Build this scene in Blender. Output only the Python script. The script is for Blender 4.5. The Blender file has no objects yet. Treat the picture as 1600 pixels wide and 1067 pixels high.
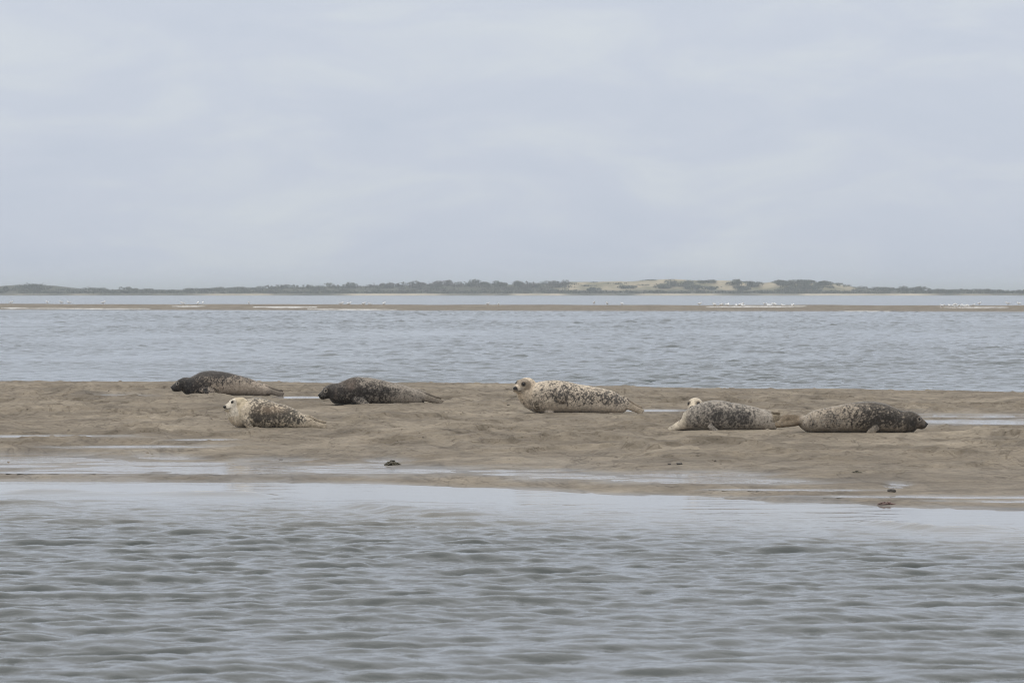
import bpy, math, random
import numpy as np
from mathutils import Vector, Matrix

scene = bpy.context.scene
COL = scene.collection
R = math.radians

# ------------------------------------------------------------------ camera
EYE = 1.65
cam_data = bpy.data.cameras.new('camera')
cam = bpy.data.objects.new('camera', cam_data)
COL.objects.link(cam)
cam.location = (0.0, 0.0, EYE)
cam.rotation_euler = (R(90.0 - 0.67), 0.0, 0.0)
cam_data.sensor_width = 36.0
cam_data.lens = 150.0
cam_data.clip_start = 0.5
cam_data.clip_end = 60000.0
cam_data.dof.use_dof = True
cam_data.dof.focus_distance = 50.0
cam_data.dof.aperture_fstop = 13.0
scene.camera = cam

# ------------------------------------------------------------------ sky and sun
SUN_EL, SUN_AZ = 74.0, -60.0            # azimuth from +Y (away from the camera), negative = left
world = bpy.data.worlds.new('World')
scene.world = world
world.use_nodes = True
nt = world.node_tree
nt.nodes.clear()
N, L = nt.nodes.new, nt.links.new
out = N('ShaderNodeOutputWorld')
sky = N('ShaderNodeTexSky')
sky.sky_type = 'NISHITA'
sky.sun_disc = False
sky.sun_elevation = R(SUN_EL)
sky.sun_rotation = R(SUN_AZ)
bg1 = N('ShaderNodeBackground'); bg1.inputs['Strength'].default_value = 0.08
L(sky.outputs[0], bg1.inputs['Color'])
tc = N('ShaderNodeTexCoord')
sep = N('ShaderNodeSeparateXYZ'); L(tc.outputs['Generated'], sep.inputs[0])
zc = N('ShaderNodeMath'); zc.operation = 'MAXIMUM'; zc.inputs[1].default_value = 0.0; L(sep.outputs['Z'], zc.inputs[0])
za = N('ShaderNodeMath'); za.operation = 'ADD'; za.inputs[1].default_value = 0.045; L(zc.outputs[0], za.inputs[0])
dx = N('ShaderNodeMath'); dx.operation = 'DIVIDE'; L(sep.outputs['X'], dx.inputs[0]); L(za.outputs[0], dx.inputs[1])
dy = N('ShaderNodeMath'); dy.operation = 'DIVIDE'; L(sep.outputs['Y'], dy.inputs[0]); L(za.outputs[0], dy.inputs[1])
cmb = N('ShaderNodeCombineXYZ'); L(dx.outputs[0], cmb.inputs['X']); L(dy.outputs[0], cmb.inputs['Y'])
cmb.inputs['Z'].default_value = 3.7
cn = N('ShaderNodeTexNoise'); cn.inputs['Scale'].default_value = 0.75; cn.inputs['Detail'].default_value = 6.0
cn.inputs['Roughness'].default_value = 0.52
cn.inputs['Distortion'].default_value = 0.25
L(cmb.outputs[0], cn.inputs['Vector'])
mp = N('ShaderNodeMapping'); mp.inputs['Scale'].default_value = (19.0, 19.0, 62.0); mp.inputs['Location'].default_value = (3.1, 0.4, 1.7); L(tc.outputs['Generated'], mp.inputs['Vector'])
cn2 = N('ShaderNodeTexNoise'); cn2.inputs['Scale'].default_value = 1.0; cn2.inputs['Detail'].default_value = 7.0; cn2.inputs['Roughness'].default_value = 0.55; cn2.inputs['Distortion'].default_value = 0.5
L(mp.outputs[0], cn2.inputs['Vector'])
av = N('ShaderNodeMix'); av.data_type = 'FLOAT'; av.inputs[0].default_value = 0.85; L(cn.outputs['Fac'], av.inputs[2]); L(cn2.outputs['Fac'], av.inputs[3])
cr = N('ShaderNodeValToRGB'); L(av.outputs[0], cr.inputs['Fac'])
e = cr.color_ramp.elements
e[0].position, e[0].color = 0.34, (0.556, 0.618, 0.735, 1)
e[1].position, e[1].color = 0.67, (0.660, 0.712, 0.775, 1)
m_ = cr.color_ramp.elements.new(0.5); m_.color = (0.590, 0.645, 0.755, 1)
bg2 = N('ShaderNodeBackground'); # overcast: the cloud deck grows brighter from the horizon to the zenith
zl = N('ShaderNodeMath'); zl.operation = 'MULTIPLY_ADD'; zl.inputs[1].default_value = 0.75; zl.inputs[2].default_value = 0.905; L(zc.outputs[0], zl.inputs[0])
L(zl.outputs[0], bg2.inputs['Strength'])
zt = N('ShaderNodeMath'); zt.operation = 'MULTIPLY'; zt.use_clamp = True; zt.inputs[1].default_value = 2.0; L(zc.outputs[0], zt.inputs[0])
tint = N('ShaderNodeMix'); tint.data_type = 'RGBA'; tint.inputs[7].default_value = (0.665, 0.668, 0.670, 1)
L(zt.outputs[0], tint.inputs[0]); L(cr.outputs[0], tint.inputs[6])
L(tint.outputs[2], bg2.inputs['Color'])
mixs = N('ShaderNodeMixShader'); mixs.inputs['Fac'].default_value = 0.93
L(bg1.outputs[0], mixs.inputs[1]); L(bg2.outputs[0], mixs.inputs[2])
L(mixs.outputs[0], out.inputs['Surface'])

sun_data = bpy.data.lights.new('sun', 'SUN')
sun_data.energy = 1.3
sun_data.angle = R(40.0)
sun_data.color = (1.0, 0.95, 0.87)
sun = bpy.data.objects.new('sun', sun_data)
COL.objects.link(sun)
sd = Vector((math.sin(R(SUN_AZ)) * math.cos(R(SUN_EL)), math.cos(R(SUN_AZ)) * math.cos(R(SUN_EL)), math.sin(R(SUN_EL))))
sun.rotation_euler = sd.to_track_quat('Z', 'Y').to_euler()
sun.location = (-20, 60, 60)

scene.view_settings.view_transform = 'Standard'
scene.view_settings.look = 'None'
scene.view_settings.exposure = 0.10
scene.view_settings.gamma = 1.0
scene.view_settings.use_curve_mapping = False
scene.cycles.filter_width = 1.0

# ------------------------------------------------------------------ helpers
rng = np.random.default_rng(7)
PERM = np.random.default_rng(11).permutation(256)
PERM = np.concatenate([PERM, PERM, PERM])
_a = np.random.default_rng(12).uniform(0, 2 * np.pi, 256)
G2 = np.stack([np.cos(_a), np.sin(_a)], 1)
G3 = np.random.default_rng(13).normal(size=(256, 3)); G3 /= np.linalg.norm(G3, axis=1)[:, None]

def fade(t): return t * t * t * (t * (t * 6 - 15) + 10)

def noise2(x, y):
    xi = np.floor(x).astype(int); yi = np.floor(y).astype(int)
    xf = x - xi; yf = y - yi; xi &= 255; yi &= 255
    u, v = fade(xf), fade(yf)
    def g(ix, iy, fx, fy):
        h = PERM[PERM[ix & 255] + (iy & 255)]
        return G2[h, 0] * fx + G2[h, 1] * fy
    a = g(xi, yi, xf, yf) * (1 - u) + g(xi + 1, yi, xf - 1, yf) * u
    b = g(xi, yi + 1, xf, yf - 1) * (1 - u) + g(xi + 1, yi + 1, xf - 1, yf - 1) * u
    return (a * (1 - v) + b * v) * 1.4

def noise3(p):
    i = np.floor(p).astype(int); f = p - i; i &= 255
    w = fade(f); r = 0.0
    for a in (0, 1):
        for b in (0, 1):
            for c in (0, 1):
                h = PERM[PERM[PERM[(i[:, 0] + a) & 255] + ((i[:, 1] + b) & 255)] + ((i[:, 2] + c) & 255)]
                d = G3[h, 0] * (f[:, 0] - a) + G3[h, 1] * (f[:, 1] - b) + G3[h, 2] * (f[:, 2] - c)
                k = (w[:, 0] if a else 1 - w[:, 0]) * (w[:, 1] if b else 1 - w[:, 1]) * (w[:, 2] if c else 1 - w[:, 2])
                r = r + d * k
    return r * 1.5

def fbm2(x, y, octaves=3, gain=0.5):
    r = 0.0; a = 1.0
    for k in range(octaves):
        r = r + a * noise2(x + 17.3 * k, y - 9.1 * k); x = x * 2.03; y = y * 2.03; a *= gain
    return r

def sstep(a, b, x):
    t = np.clip((x - a) / (b - a), 0, 1); return t * t * (3 - 2 * t)

def np_mesh(name, verts, faces, smooth=True, attrs=None, colors=None):
    verts = np.asarray(verts, dtype=np.float32); faces = np.asarray(faces, dtype=np.int32)
    me = bpy.data.meshes.new(name)
    n, k = faces.shape
    me.vertices.add(len(verts)); me.vertices.foreach_set('co', verts.ravel())
    me.loops.add(n * k); me.loops.foreach_set('vertex_index', faces.ravel())
    me.polygons.add(n)
    me.polygons.foreach_set('loop_start', np.arange(0, n * k, k, dtype=np.int32))
    me.polygons.foreach_set('use_smooth', np.full(n, smooth))
    for an, av in (attrs or {}).items():
        at = me.attributes.new(an, 'FLOAT', 'POINT'); at.data.foreach_set('value', np.asarray(av, dtype=np.float32).ravel())
    for an, av in (colors or {}).items():
        at = me.attributes.new(an, 'FLOAT_COLOR', 'POINT')
        c = np.ones((len(verts), 4), dtype=np.float32); c[:, :3] = av
        at.data.foreach_set('color', c.ravel())
    me.update(calc_edges=True); me.validate()
    return me

def grid_faces(nx, ny):
    i = np.arange(ny - 1)[:, None] * nx + np.arange(nx - 1)[None, :]
    i = i.ravel()
    return np.stack([i, i + 1, i + 1 + nx, i + nx], 1)

def link(name, me, mat=None, parent=None, loc=None):
    o = bpy.data.objects.new(name, me); COL.objects.link(o)
    if mat is not None:
        if len(me.materials) == 0: me.materials.append(mat)
    if parent is not None: o.parent = parent
    if loc is not None: o.location = loc
    return o

def tag(o, label=None, cat=None, group=None, kind=None):
    if label: o['label'] = label
    if cat: o['category'] = cat
    if group: o['group'] = group
    if kind: o['kind'] = kind
    return o

class Mat:
    def __init__(s, name, rough=0.6, base=(0.5, 0.5, 0.5)):
        s.m = bpy.data.materials.new(name); s.m.use_nodes = True
        s.t = s.m.node_tree; s.b = s.t.nodes['Principled BSDF']
        s.b.inputs['Roughness'].default_value = rough
        s.b.inputs['Base Color'].default_value = (*base, 1)
    def n(s, typ, **kw):
        nd = s.t.nodes.new(typ)
        for k, v in kw.items():
            if k in nd.inputs: nd.inputs[k].default_value = v
            else: setattr(nd, k, v)
        return nd
    def l(s, a, b): s.t.links.new(a, b)
    def noise(s, scale, detail=3.0, rough=0.5, vec=None, dist=0.0):
        nd = s.n('ShaderNodeTexNoise', Scale=scale, Detail=detail, Roughness=rough, Distortion=dist)
        if vec is None:
            t = s.n('ShaderNodeTexCoord'); vec = t.outputs['Object']
        s.l(vec, nd.inputs['Vector'])
        return nd.outputs['Fac']
    def ramp(s, fac, *stops):
        nd = s.n('ShaderNodeValToRGB'); el = nd.color_ramp.elements
        el[0].position, el[0].color = stops[0][0], (*stops[0][1], 1)
        el[1].position, el[1].color = stops[-1][0], (*stops[-1][1], 1)
        for p, c in stops[1:-1]:
            q = el.new(p); q.color = (*c, 1)
        s.l(fac, nd.inputs['Fac']); return nd.outputs['Color']
    def mix(s, fac, a, b, blend='MIX'):
        nd = s.n('ShaderNodeMix', data_type='RGBA', blend_type=blend)
        for v, i in ((fac, 0), (a, 6), (b, 7)):
            if isinstance(v, (int, float)): nd.inputs[i].default_value = v
            elif isinstance(v, tuple): nd.inputs[i].default_value = (*v, 1)
            else: s.l(v, nd.inputs[i])
        return nd.outputs[2]
    def math(s, op, a, b=None, clamp=False):
        nd = s.n('ShaderNodeMath', operation=op, use_clamp=clamp)
        for v, i in ((a, 0), (b, 1)):
            if v is None: continue
            if isinstance(v, (int, float)): nd.inputs[i].default_value = v
            else: s.l(v, nd.inputs[i])
        return nd.outputs[0]
    def attr(s, name, what='Fac'):
        nd = s.n('ShaderNodeAttribute', attribute_name=name); return nd.outputs[what]
    def bump(s, height, dist, strength=1.0, prev=None):
        nd = s.n('ShaderNodeBump', Distance=dist, Strength=strength)
        s.l(height, nd.inputs['Height'])
        if prev is not None: s.l(prev, nd.inputs['Normal'])
        return nd.outputs['Normal']

# ------------------------------------------------------------------ materials
def water_material(name, deep, shoal, s1, d1, s2, d2, rough):
    M = Mat(name, rough)
    c = M.mix(M.attr('shallow'), deep, shoal)
    fo = M.attr('foam')
    c = M.mix(fo, c, (0.62, 0.62, 0.60))
    M.l(c, M.b.inputs['Base Color'])
    M.l(M.math('ADD', rough, M.math('MULTIPLY', fo, 0.6)), M.b.inputs['Roughness'])
    M.b.inputs['IOR'].default_value = 1.333
    amp = M.attr('amp')
    h1 = M.math('MULTIPLY', M.noise(s1, 3.0, 0.55), amp)
    h2 = M.math('MULTIPLY', M.noise(s2, 2.0, 0.5), amp)
    nrm = M.bump(h1, d1)
    nrm = M.bump(h2, d2, prev=nrm)
    M.l(nrm, M.b.inputs['Normal'])
    return M.m

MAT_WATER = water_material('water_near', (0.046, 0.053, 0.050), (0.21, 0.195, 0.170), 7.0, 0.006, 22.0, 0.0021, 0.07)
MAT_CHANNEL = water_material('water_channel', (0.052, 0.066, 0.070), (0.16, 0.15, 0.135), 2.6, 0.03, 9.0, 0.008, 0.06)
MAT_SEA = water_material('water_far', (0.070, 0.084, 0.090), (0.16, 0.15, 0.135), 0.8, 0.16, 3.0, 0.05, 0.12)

def sand_material():
    M = Mat('wet_sand', 0.7)
    wet = M.attr('wet')
    tcs = M.n('ShaderNodeTexCoord'); mps = M.n('ShaderNodeMapping', Scale=(1.0, 0.42, 1.0)); M.l(tcs.outputs['Object'], mps.inputs['Vector'])
    c1 = M.ramp(M.noise(0.62, 6.0, 0.64, dist=0.6), (0.32, (0.146, 0.122, 0.093)), (0.50, (0.214, 0.181, 0.139)), (0.70, (0.300, 0.258, 0.201)))
    st = M.ramp(M.noise(1.9, 6.0, 0.70, vec=mps.outputs[0], dist=0.8), (0.33, (0.60, 0.59, 0.58)), (0.50, (1.0, 1.0, 1.0)), (0.68, (1.20, 1.19, 1.17)))
    c1 = M.mix(0.85, c1, st, 'MULTIPLY')
    rill_shade = M.math('ABSOLUTE', M.math('SUBTRACT', M.noise(0.85, 4.0, 0.6, vec=mps.outputs[0], dist=1.2), 0.5))
    c1 = M.mix(0.8, c1, M.ramp(rill_shade, (0.0, (0.58, 0.56, 0.54)), (0.018, (1, 1, 1))), 'MULTIPLY')  # damp rill lines, darkened in the colour to stand in for ledge shade
    c2 = M.ramp(M.noise(9.0, 5.0, 0.65), (0.34, (0.70, 0.69, 0.68)), (0.58, (1.0, 1.0, 1.0)))
    c = M.mix(0.75, c1, c2, 'MULTIPLY')
    speck = M.ramp(M.noise(30.0, 2.0, 0.5), (0.30, (0.45, 0.43, 0.40)), (0.38, (1, 1, 1)))
    c = M.mix(0.8, c, speck, 'MULTIPLY')
    c = M.mix(M.math('MULTIPLY', wet, 0.85), c, M.mix(0.6, c, (0.50, 0.51, 0.55), 'MULTIPLY'))
    M.l(c, M.b.inputs['Base Color'])
    r = M.math('SUBTRACT', 0.84, M.math('MULTIPLY', M.math('MULTIPLY', wet, wet), 0.50))
    M.l(r, M.b.inputs['Roughness'])
    M.l(M.math('ADD', 0.15, M.math('MULTIPLY', wet, 0.25)), M.b.inputs['Specular IOR Level'])
    nrm = M.bump(M.noise(14.0, 5.0, 0.6), 0.02, 0.8)
    nrm = M.bump(M.noise(55.0, 3.0, 0.6), 0.004, 0.6, nrm)
    M.l(nrm, M.b.inputs['Normal'])
    return M.m
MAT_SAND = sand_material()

def pool_material():
    M = Mat('pool_water', 0.06, (0.20, 0.165, 0.125))
    M.b.inputs['IOR'].default_value = 1.333
    M.l(M.bump(M.noise(21.0, 2.0, 0.5), 0.0014, prev=M.bump(M.noise(5.0, 3.0, 0.5), 0.0042)), M.b.inputs['Normal'])
    return M.m
MAT_POOL = pool_material()

def simple(name, base, rough, scale=8.0, var=0.35, bump=0.01):
    M = Mat(name, rough)
    d = tuple(v * (1 - var) for v in base); h = tuple(min(1, v * (1 + var)) for v in base)
    f = M.noise(scale, 4.0, 0.6)
    M.l(M.ramp(f, (0.3, d), (0.7, h)), M.b.inputs['Base Color'])
    M.l(M.bump(M.noise(scale * 2.2, 3.0), bump), M.b.inputs['Normal'])
    return M.m

def land_material():
    M = Mat('dune_land', 0.95)
    c = M.attr('land', 'Color')
    v = M.ramp(M.noise(0.16, 5.0, 0.62), (0.30, (0.62, 0.66, 0.62)), (0.65, (1.08, 1.05, 1.0)))
    M.l(M.mix(0.8, c, v, 'MULTIPLY'), M.b.inputs['Base Color'])
    M.l(M.bump(M.noise(0.5, 4.0, 0.6), 0.6), M.b.inputs['Normal'])
    M.b.inputs['Specular IOR Level'].default_value = 0.1
    return M.m
MAT_LAND = land_material()

def leaf_material(name, a, b, c):
    M = Mat(name, 0.75)
    f = M.noise(0.45, 4.0, 0.7)
    M.l(M.ramp(f, (0.32, a), (0.5, b), (0.68, c)), M.b.inputs['Base Color'])
    M.b.inputs['Specular IOR Level'].default_value = 0.2
    return M.m
MAT_GREEN = leaf_material('scrub_green', (0.040, 0.045, 0.034), (0.064, 0.068, 0.048), (0.094, 0.096, 0.066))
MAT_BROWN = leaf_material('scrub_brown', (0.052, 0.045, 0.043), (0.085, 0.071, 0.064), (0.120, 0.100, 0.084))
MAT_OLIVE = leaf_material('scrub_olive', (0.046, 0.052, 0.030), (0.078, 0.080, 0.046), (0.13, 0.122, 0.072))
MAT_STEM = simple('shrub_stem', (0.09, 0.07, 0.055), 0.9)

# ------------------------------------------------------------------ the lie of the land
SHORE_X = [-60, -20, -4.45, -1.67, -0.54, 0.27, 0.83, 1.54, 2.5, 2.93, 3.86, 12, 60]
SHORE_Y = [34, 38.5, 37.1, 37.0, 36.1, 35.5, 34.8, 34.3, 33.4, 32.6, 32.2, 29.5, 33]
CREST_X = [-60, -9, -4, 0, 4.1, 7.8, 16, 60]
CREST_Y = [64, 72.3, 72.0, 69.7, 67.0, 64.7, 61, 58]

def shore(x):
    return np.interp(x, SHORE_X, SHORE_Y) + 0.22 * noise2(x * 1.1, x * 0 + 3.3) + 0.10 * noise2(x * 3.7, x * 0 + 8.1)

def crest(x):
    return np.interp(x, CREST_X, CREST_Y) + 0.5 * noise2(x * 0.5, x * 0 + 5.2)

def bank_base(x, y):
    d = y - np.interp(x, SHORE_X, SHORE_Y) - 0.22 * noise2(x * 1.1, x * 0 + 3.3) - 0.10 * noise2(x * 3.7, x * 0 + 8.1)
    z = np.interp(d, [-9, -4, -1, 0, 1.5, 4, 8, 12, 25, 60], [-0.5, -0.17, -0.035, 0, 0.03, 0.055, 0.14, 0.19, 0.20, 0.20])
    b = crest(x) - y                                    # distance inside the back edge
    z = np.where(b < 14, np.interp(b, [-6, -1.2, 0, 1.0, 14], [-0.6, -0.10, 0.135, 0.15, 1.0]) * 1.0, z) if False else np.minimum(z, np.interp(b, [-6, -0.9, 0, 0.5, 14], [-0.6, -0.10, 0.125, 0.145, 0.205]))
    return z

# pools left by the tide: centre x, y, half-width, half-depth, depth, turn (degrees)
POOLS = [
    (-2.45, 38.75, 1.80, 0.95, 0.020, -4), (-4.70, 40.75, 1.05, 0.75, 0.018, 0), (-1.25, 38.45, 0.85, 0.55, 0.016, -6),
    (-4.75, 41.95, 0.55, 0.30, 0.014, 0), (-3.75, 42.90, 0.62, 0.28, 0.014, 6), (-3.20, 44.15, 0.32, 0.20, 0.014, 4),
    (-4.95, 44.85, 0.85, 0.30, 0.014, 0), (-4.10, 38.05, 0.85, 0.22, 0.013, -3), (-3.35, 41.35, 0.26, 0.55, 0.014, 20),
    (-2.30, 40.75, 0.30, 0.32, 0.013, 0), (0.72, 37.25, 0.62, 0.62, 0.018, -4), (1.55, 37.55, 0.55, 0.55, 0.016, 0),
    (1.75, 36.35, 0.78, 0.50, 0.018, -6), (0.15, 37.65, 0.50, 0.30, 0.013, -8), (2.35, 34.85, 0.55, 0.16, 0.012, -10),
    (3.45, 33.75, 1.10, 0.20, 0.013, -8), (5.45, 50.05, 1.05, 0.55, 0.016, 0), (5.30, 47.70, 1.00, 0.75, 0.018, -4),
    (3.25, 35.80, 0.075, 0.33, 0.016, 0), (3.16, 35.30, 0.055, 0.20, 0.013, 0), (-1.18, 40.60, 0.17, 0.42, 0.016, 0),
    (-1.42, 39.70, 0.26, 0.26, 0.014, 0), (1.72, 52.30, 0.38, 0.42, 0.014, 0), (-2.92, 58.70, 0.40, 0.50, 0.014, 0),
    (-5.50, 59.60, 0.36, 0.42, 0.013, 0), (-3.30, 39.95, 0.80, 0.40, 0.015, -6), (-4.90, 39.45, 0.75, 0.42, 0.015, 0), (0.05, 38.35, 0.42, 0.26, 0.013, 0), (4.35, 33.10, 0.80, 0.20, 0.013, -8), (-11.5, 47.0, 2.2, 1.3, 0.018, 0), (10.5, 44.0, 2.0, 1.1, 0.018, -4),
]
def _touch(a, b):
    return abs(a[0] - b[0]) < 1.45 * (a[2] + b[2]) and abs(a[1] - b[1]) < 1.45 * (a[3] + b[3])
POOL_GROUPS = []                                        # pools that run into each other share one water level
for i in range(len(POOLS)):
    hit = [g_ for g_ in POOL_GROUPS if any(_touch(POOLS[i], POOLS[j]) for j in g_)]
    POOL_GROUPS = [g_ for g_ in POOL_GROUPS if g_ not in hit] + [sorted(sum(hit, []) + [i])]
POOL_LEVEL = [0.0] * len(POOLS)
for g_ in POOL_GROUPS:
    w_ = np.array([POOLS[i][2] * POOLS[i][3] for i in g_])
    z_ = bank_base(np.array([POOLS[i][0] for i in g_]), np.array([POOLS[i][1] for i in g_])) - 0.003
    for i in g_: POOL_LEVEL[i] = float((w_ * z_).sum() / w_.sum())

SEAL_SPOTS = [(-4.15, 59.78), (-1.77, 54.88), (0.75, 51.58), (-2.70, 46.97), (2.25, 45.47), (3.54, 44.52)]

def pool_r(p, x, y):
    a = R(p[5]); ca, sa = math.cos(a), math.sin(a)
    u = ((x - p[0]) * ca + (y - p[1]) * sa) / p[2]
    v = (-(x - p[0]) * sa + (y - p[1]) * ca) / p[3]
    r = np.sqrt(u * u + v * v)
    return r + 0.34 * noise2(x * 1.7 + p[0] * 7, y * 1.3) + 0.26 * noise2(x * 4.3, y * 2.6 + p[1]) + 0.10 * noise2(x * 11, y * 7)

def bank_height(x, y, fine=True):
    z = bank_base(x, y)
    rel = 0.017 * noise2(x * 0.55, y * 0.42) + 0.012 * noise2(x * 1.5 + 4, y * 1.1) + 0.009 * fbm2(x * 4.2, y * 2.6 + 7, 2)
    rel = rel * 1.05
    # little scarps and ledges left by the ebb
    for k, (fx, fy, thr, hgt) in enumerate(((0.95, 0.55, 0.0, 0.024), (1.6, 0.8, 0.1, 0.018), (0.6, 0.5, -0.1, 0.026), (2.6, 1.5, 0.05, 0.012))):
        q = noise2(x * fx + 11 * k, y * fy + 31 + 7 * k) + 0.22 * noise2(x * 4.1 + k, y * 3.3)
        rel = rel + 1.8 * hgt * sstep(thr - 0.04, thr + 0.02, q) * sstep(-0.10, 0.30, noise2(x * 0.45 + 5 * k, y * 0.28 + 3 * k)) - hgt * 0.45
    rel = rel * (0.22 + 0.78 * sstep(0.5, 9, crest(x) - y))
    for sx, sy in SEAL_SPOTS:
        rel = rel * (1 - 0.85 * np.exp(-((x - sx) / 1.1) ** 2 - ((y - sy) / 1.3) ** 2))
    lump = noise2(x * 6.3 + 2, y * 4.7 + 9)
    rel = rel + 0.020 * sstep(0.50, 0.78, lump)
    if fine: rel = rel + 0.0045 * fbm2(x * 13, y * 9, 2)
    d = y - shore(x)
    rel = rel * (0.10 + 0.90 * sstep(2.2, 8.5, d)) * (0.3 + 0.7 * sstep(-2, 0.5, d))
    wet = 0.38 * sstep(9.0, 3.2, d) + sstep(0.7, 0.0, d) * 0.6
    for p, lv in zip(POOLS, POOL_LEVEL):
        near = (np.abs(x - p[0]) < p[2] * 2.6 + 0.3) & (np.abs(y - p[1]) < p[3] * 2.6 + 0.3)
        if not near.any(): continue
        xx, yy = x[near], y[near]
        r = pool_r(p, xx, yy)
        w = sstep(1.75, 1.10, r)
        zt = lv + 0.0015 * sstep(1.0, 1.12, r) + 0.001 - (p[4] + 0.001) * sstep(1.03, 0.55, r)
        z[near] = z[near] * (1 - w) + zt * w
        q = rel[near] * (1 - 0.66 * w); ring = sstep(0.85, 1.0, r) * sstep(1.75, 1.4, r)
        rel[near] = q * (1 - ring) + np.clip(q, -0.0015, 0.004) * ring          # the rim holds the water in
        wet[near] = np.maximum(wet[near], sstep(2.3, 1.0, r))
    return z + rel, np.clip(wet + 0.22 * noise2(x * 1.3, y * 0.6), 0, 1)

def ground_at(x, y):
    return float(bank_height(np.array([float(x)]), np.array([float(y)]), False)[0][0])

def lines(spans):
    r = []
    for a, b, n in spans: r += list(np.linspace(a, b, n, endpoint=False))
    r.append(spans[-1][1]); return np.array(r)

# seabed out to the horizon
ex = np.array([-30000, -3000, -300, 0, 300, 3000, 30000.0]); ey = np.array([-3000, -200, 0, 60, 300, 3000, 40000.0])
X, Y = np.meshgrid(ex, ey)
me = np_mesh('ground', np.stack([X.ravel(), Y.ravel(), np.full(X.size, -1.4)], 1), grid_faces(len(ex), len(ey)))
tag(link('ground', me, simple('seabed_mud', (0.16, 0.13, 0.10), 0.9, 0.3)), kind='structure')

# the sandbank
xs = lines([(-45, -9.6, 60), (-9.6, 9.6, 390), (9.6, 45, 60)])
ys = lines([(26, 31, 24), (31, 46, 400), (46, 76, 500), (76, 80, 8)])
X, Y = np.meshgrid(xs, ys); X = X.ravel(); Y = Y.ravel()
Z, WET = bank_height(X, Y)
me = np_mesh('sandbank', np.stack([X, Y, Z], 1), grid_faces(len(xs), len(ys)), attrs={'wet': WET})
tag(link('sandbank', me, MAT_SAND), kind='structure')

for grp in POOL_GROUPS:
    ps = [POOLS[i] for i in grp]; lv = POOL_LEVEL[grp[0]]
    x0 = min(p[0] - 1.6 * p[2] for p in ps); x1 = max(p[0] + 1.6 * p[2] for p in ps)
    y0 = min(p[1] - 1.6 * p[3] - 0.2 for p in ps); y1 = max(p[1] + 1.6 * p[3] + 0.2 for p in ps)
    nx, ny = int((x1 - x0) / 0.035) + 2, int((y1 - y0) / 0.045) + 2
    X, Y = np.meshgrid(np.linspace(x0, x1, nx), np.linspace(y0, y1, ny)); X = X.ravel(); Y = Y.ravel()
    r = np.min([pool_r(p, X, Y) for p in ps], axis=0)
    F = grid_faces(nx, ny); zg = bank_height(X, Y)[0]
    F = F[(r[F].min(axis=1) < 1.14) & ((zg[F].max(axis=1) > lv - 0.003) | (r[F].max(axis=1) < 1.0))]
    used = np.unique(F); remap = np.zeros(len(X), int); remap[used] = np.arange(len(used))
    me = np_mesh('tide_pool', np.stack([X[used], Y[used], np.full(len(used), lv)], 1), remap[F])
    tag(link('tide_pool', me, MAT_POOL), kind='structure')

# worm casts and crumbs of sand strewn over the bank
gw = np.random.default_rng(31); vs, fs = [], []
cast = np.array([(1, 0, 0), (0.3, 0.95, 0), (-0.8, 0.6, 0), (-0.8, -0.6, 0), (0.3, -0.95, 0), (0.1, 0.1, 1.0), (0.55, 0.2, 0.62), (-0.4, -0.25, 0.7)])
cf = [(0, 1, 6), (1, 5, 6), (1, 2, 5), (2, 7, 5), (2, 3, 7), (3, 4, 7), (4, 5, 7), (4, 0, 5), (0, 6, 5)]
cx = gw.uniform(-9, 9, 1500); cy = gw.uniform(37.5, 66, 1500)
keep = (noise2(cx * 0.5, cy * 0.25) > -0.25) & ((cy - shore(cx)) > 3.0); cx, cy = cx[keep], cy[keep]
cz = bank_height(cx, cy)[0]
for x, y, z in zip(cx, cy, cz):
    if any(abs(x - p[0]) < p[2] * 1.3 and abs(y - p[1]) < p[3] * 1.3 for p in POOLS) or any(abs(x - q[0]) < 1.1 and abs(y - q[1]) < 0.5 for q in SEAL_SPOTS): continue
    w_ = gw.uniform(0.008, 0.030); h_ = w_ * gw.uniform(0.35, 0.7); a = gw.uniform(0, 6.28); b = len(vs)
    for p in cast * gw.uniform(0.75, 1.25, (8, 1)):
        vs.append((x + w_ * (p[0] * math.cos(a) - p[1] * math.sin(a)), y + w_ * (p[0] * math.sin(a) + p[1] * math.cos(a)), z - 0.004 + h_ * p[2]))
    fs += [tuple(b + i for i in f) for f in cf]
me = np_mesh('worm_casts', vs, fs, smooth=True, attrs={'wet': np.full(len(vs), 0.3)})
tag(link('worm_casts', me, simple('cast_sand', (0.155, 0.128, 0.100), 0.85, 3.0, 0.4, 0.004)), kind='stuff')

# ------------------------------------------------------------------ water
def wave_tile(n, size, seed, peak, rms, direction, power, base=0.12, small=0.03, expo=3.7):
    g = np.random.default_rng(seed)
    k1 = np.fft.fftfreq(n, size / n) * 2 * np.pi
    kx, ky = np.meshgrid(k1, k1); kk = np.hypot(kx, ky); kk[0, 0] = 1
    kp = 2 * np.pi / peak
    th = np.arctan2(ky, kx) - direction
    D = np.abs(np.cos(th)) ** power + base
    P = np.exp(-(kp / kk) ** 2 * 1.1) / kk ** expo * D * np.exp(-(kk * small) ** 2); P[0, 0] = 0
    A = np.sqrt(P) * (g.normal(size=(n, n)) + 1j * g.normal(size=(n, n)))
    f = np.fft.ifft2(A); h = f.real
    s = rms / h.std()
    ddx = np.fft.ifft2(-1j * kx / kk * A).real * s; ddy = np.fft.ifft2(-1j * ky / kk * A).real * s
    return h * s, ddx, ddy, size

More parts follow.
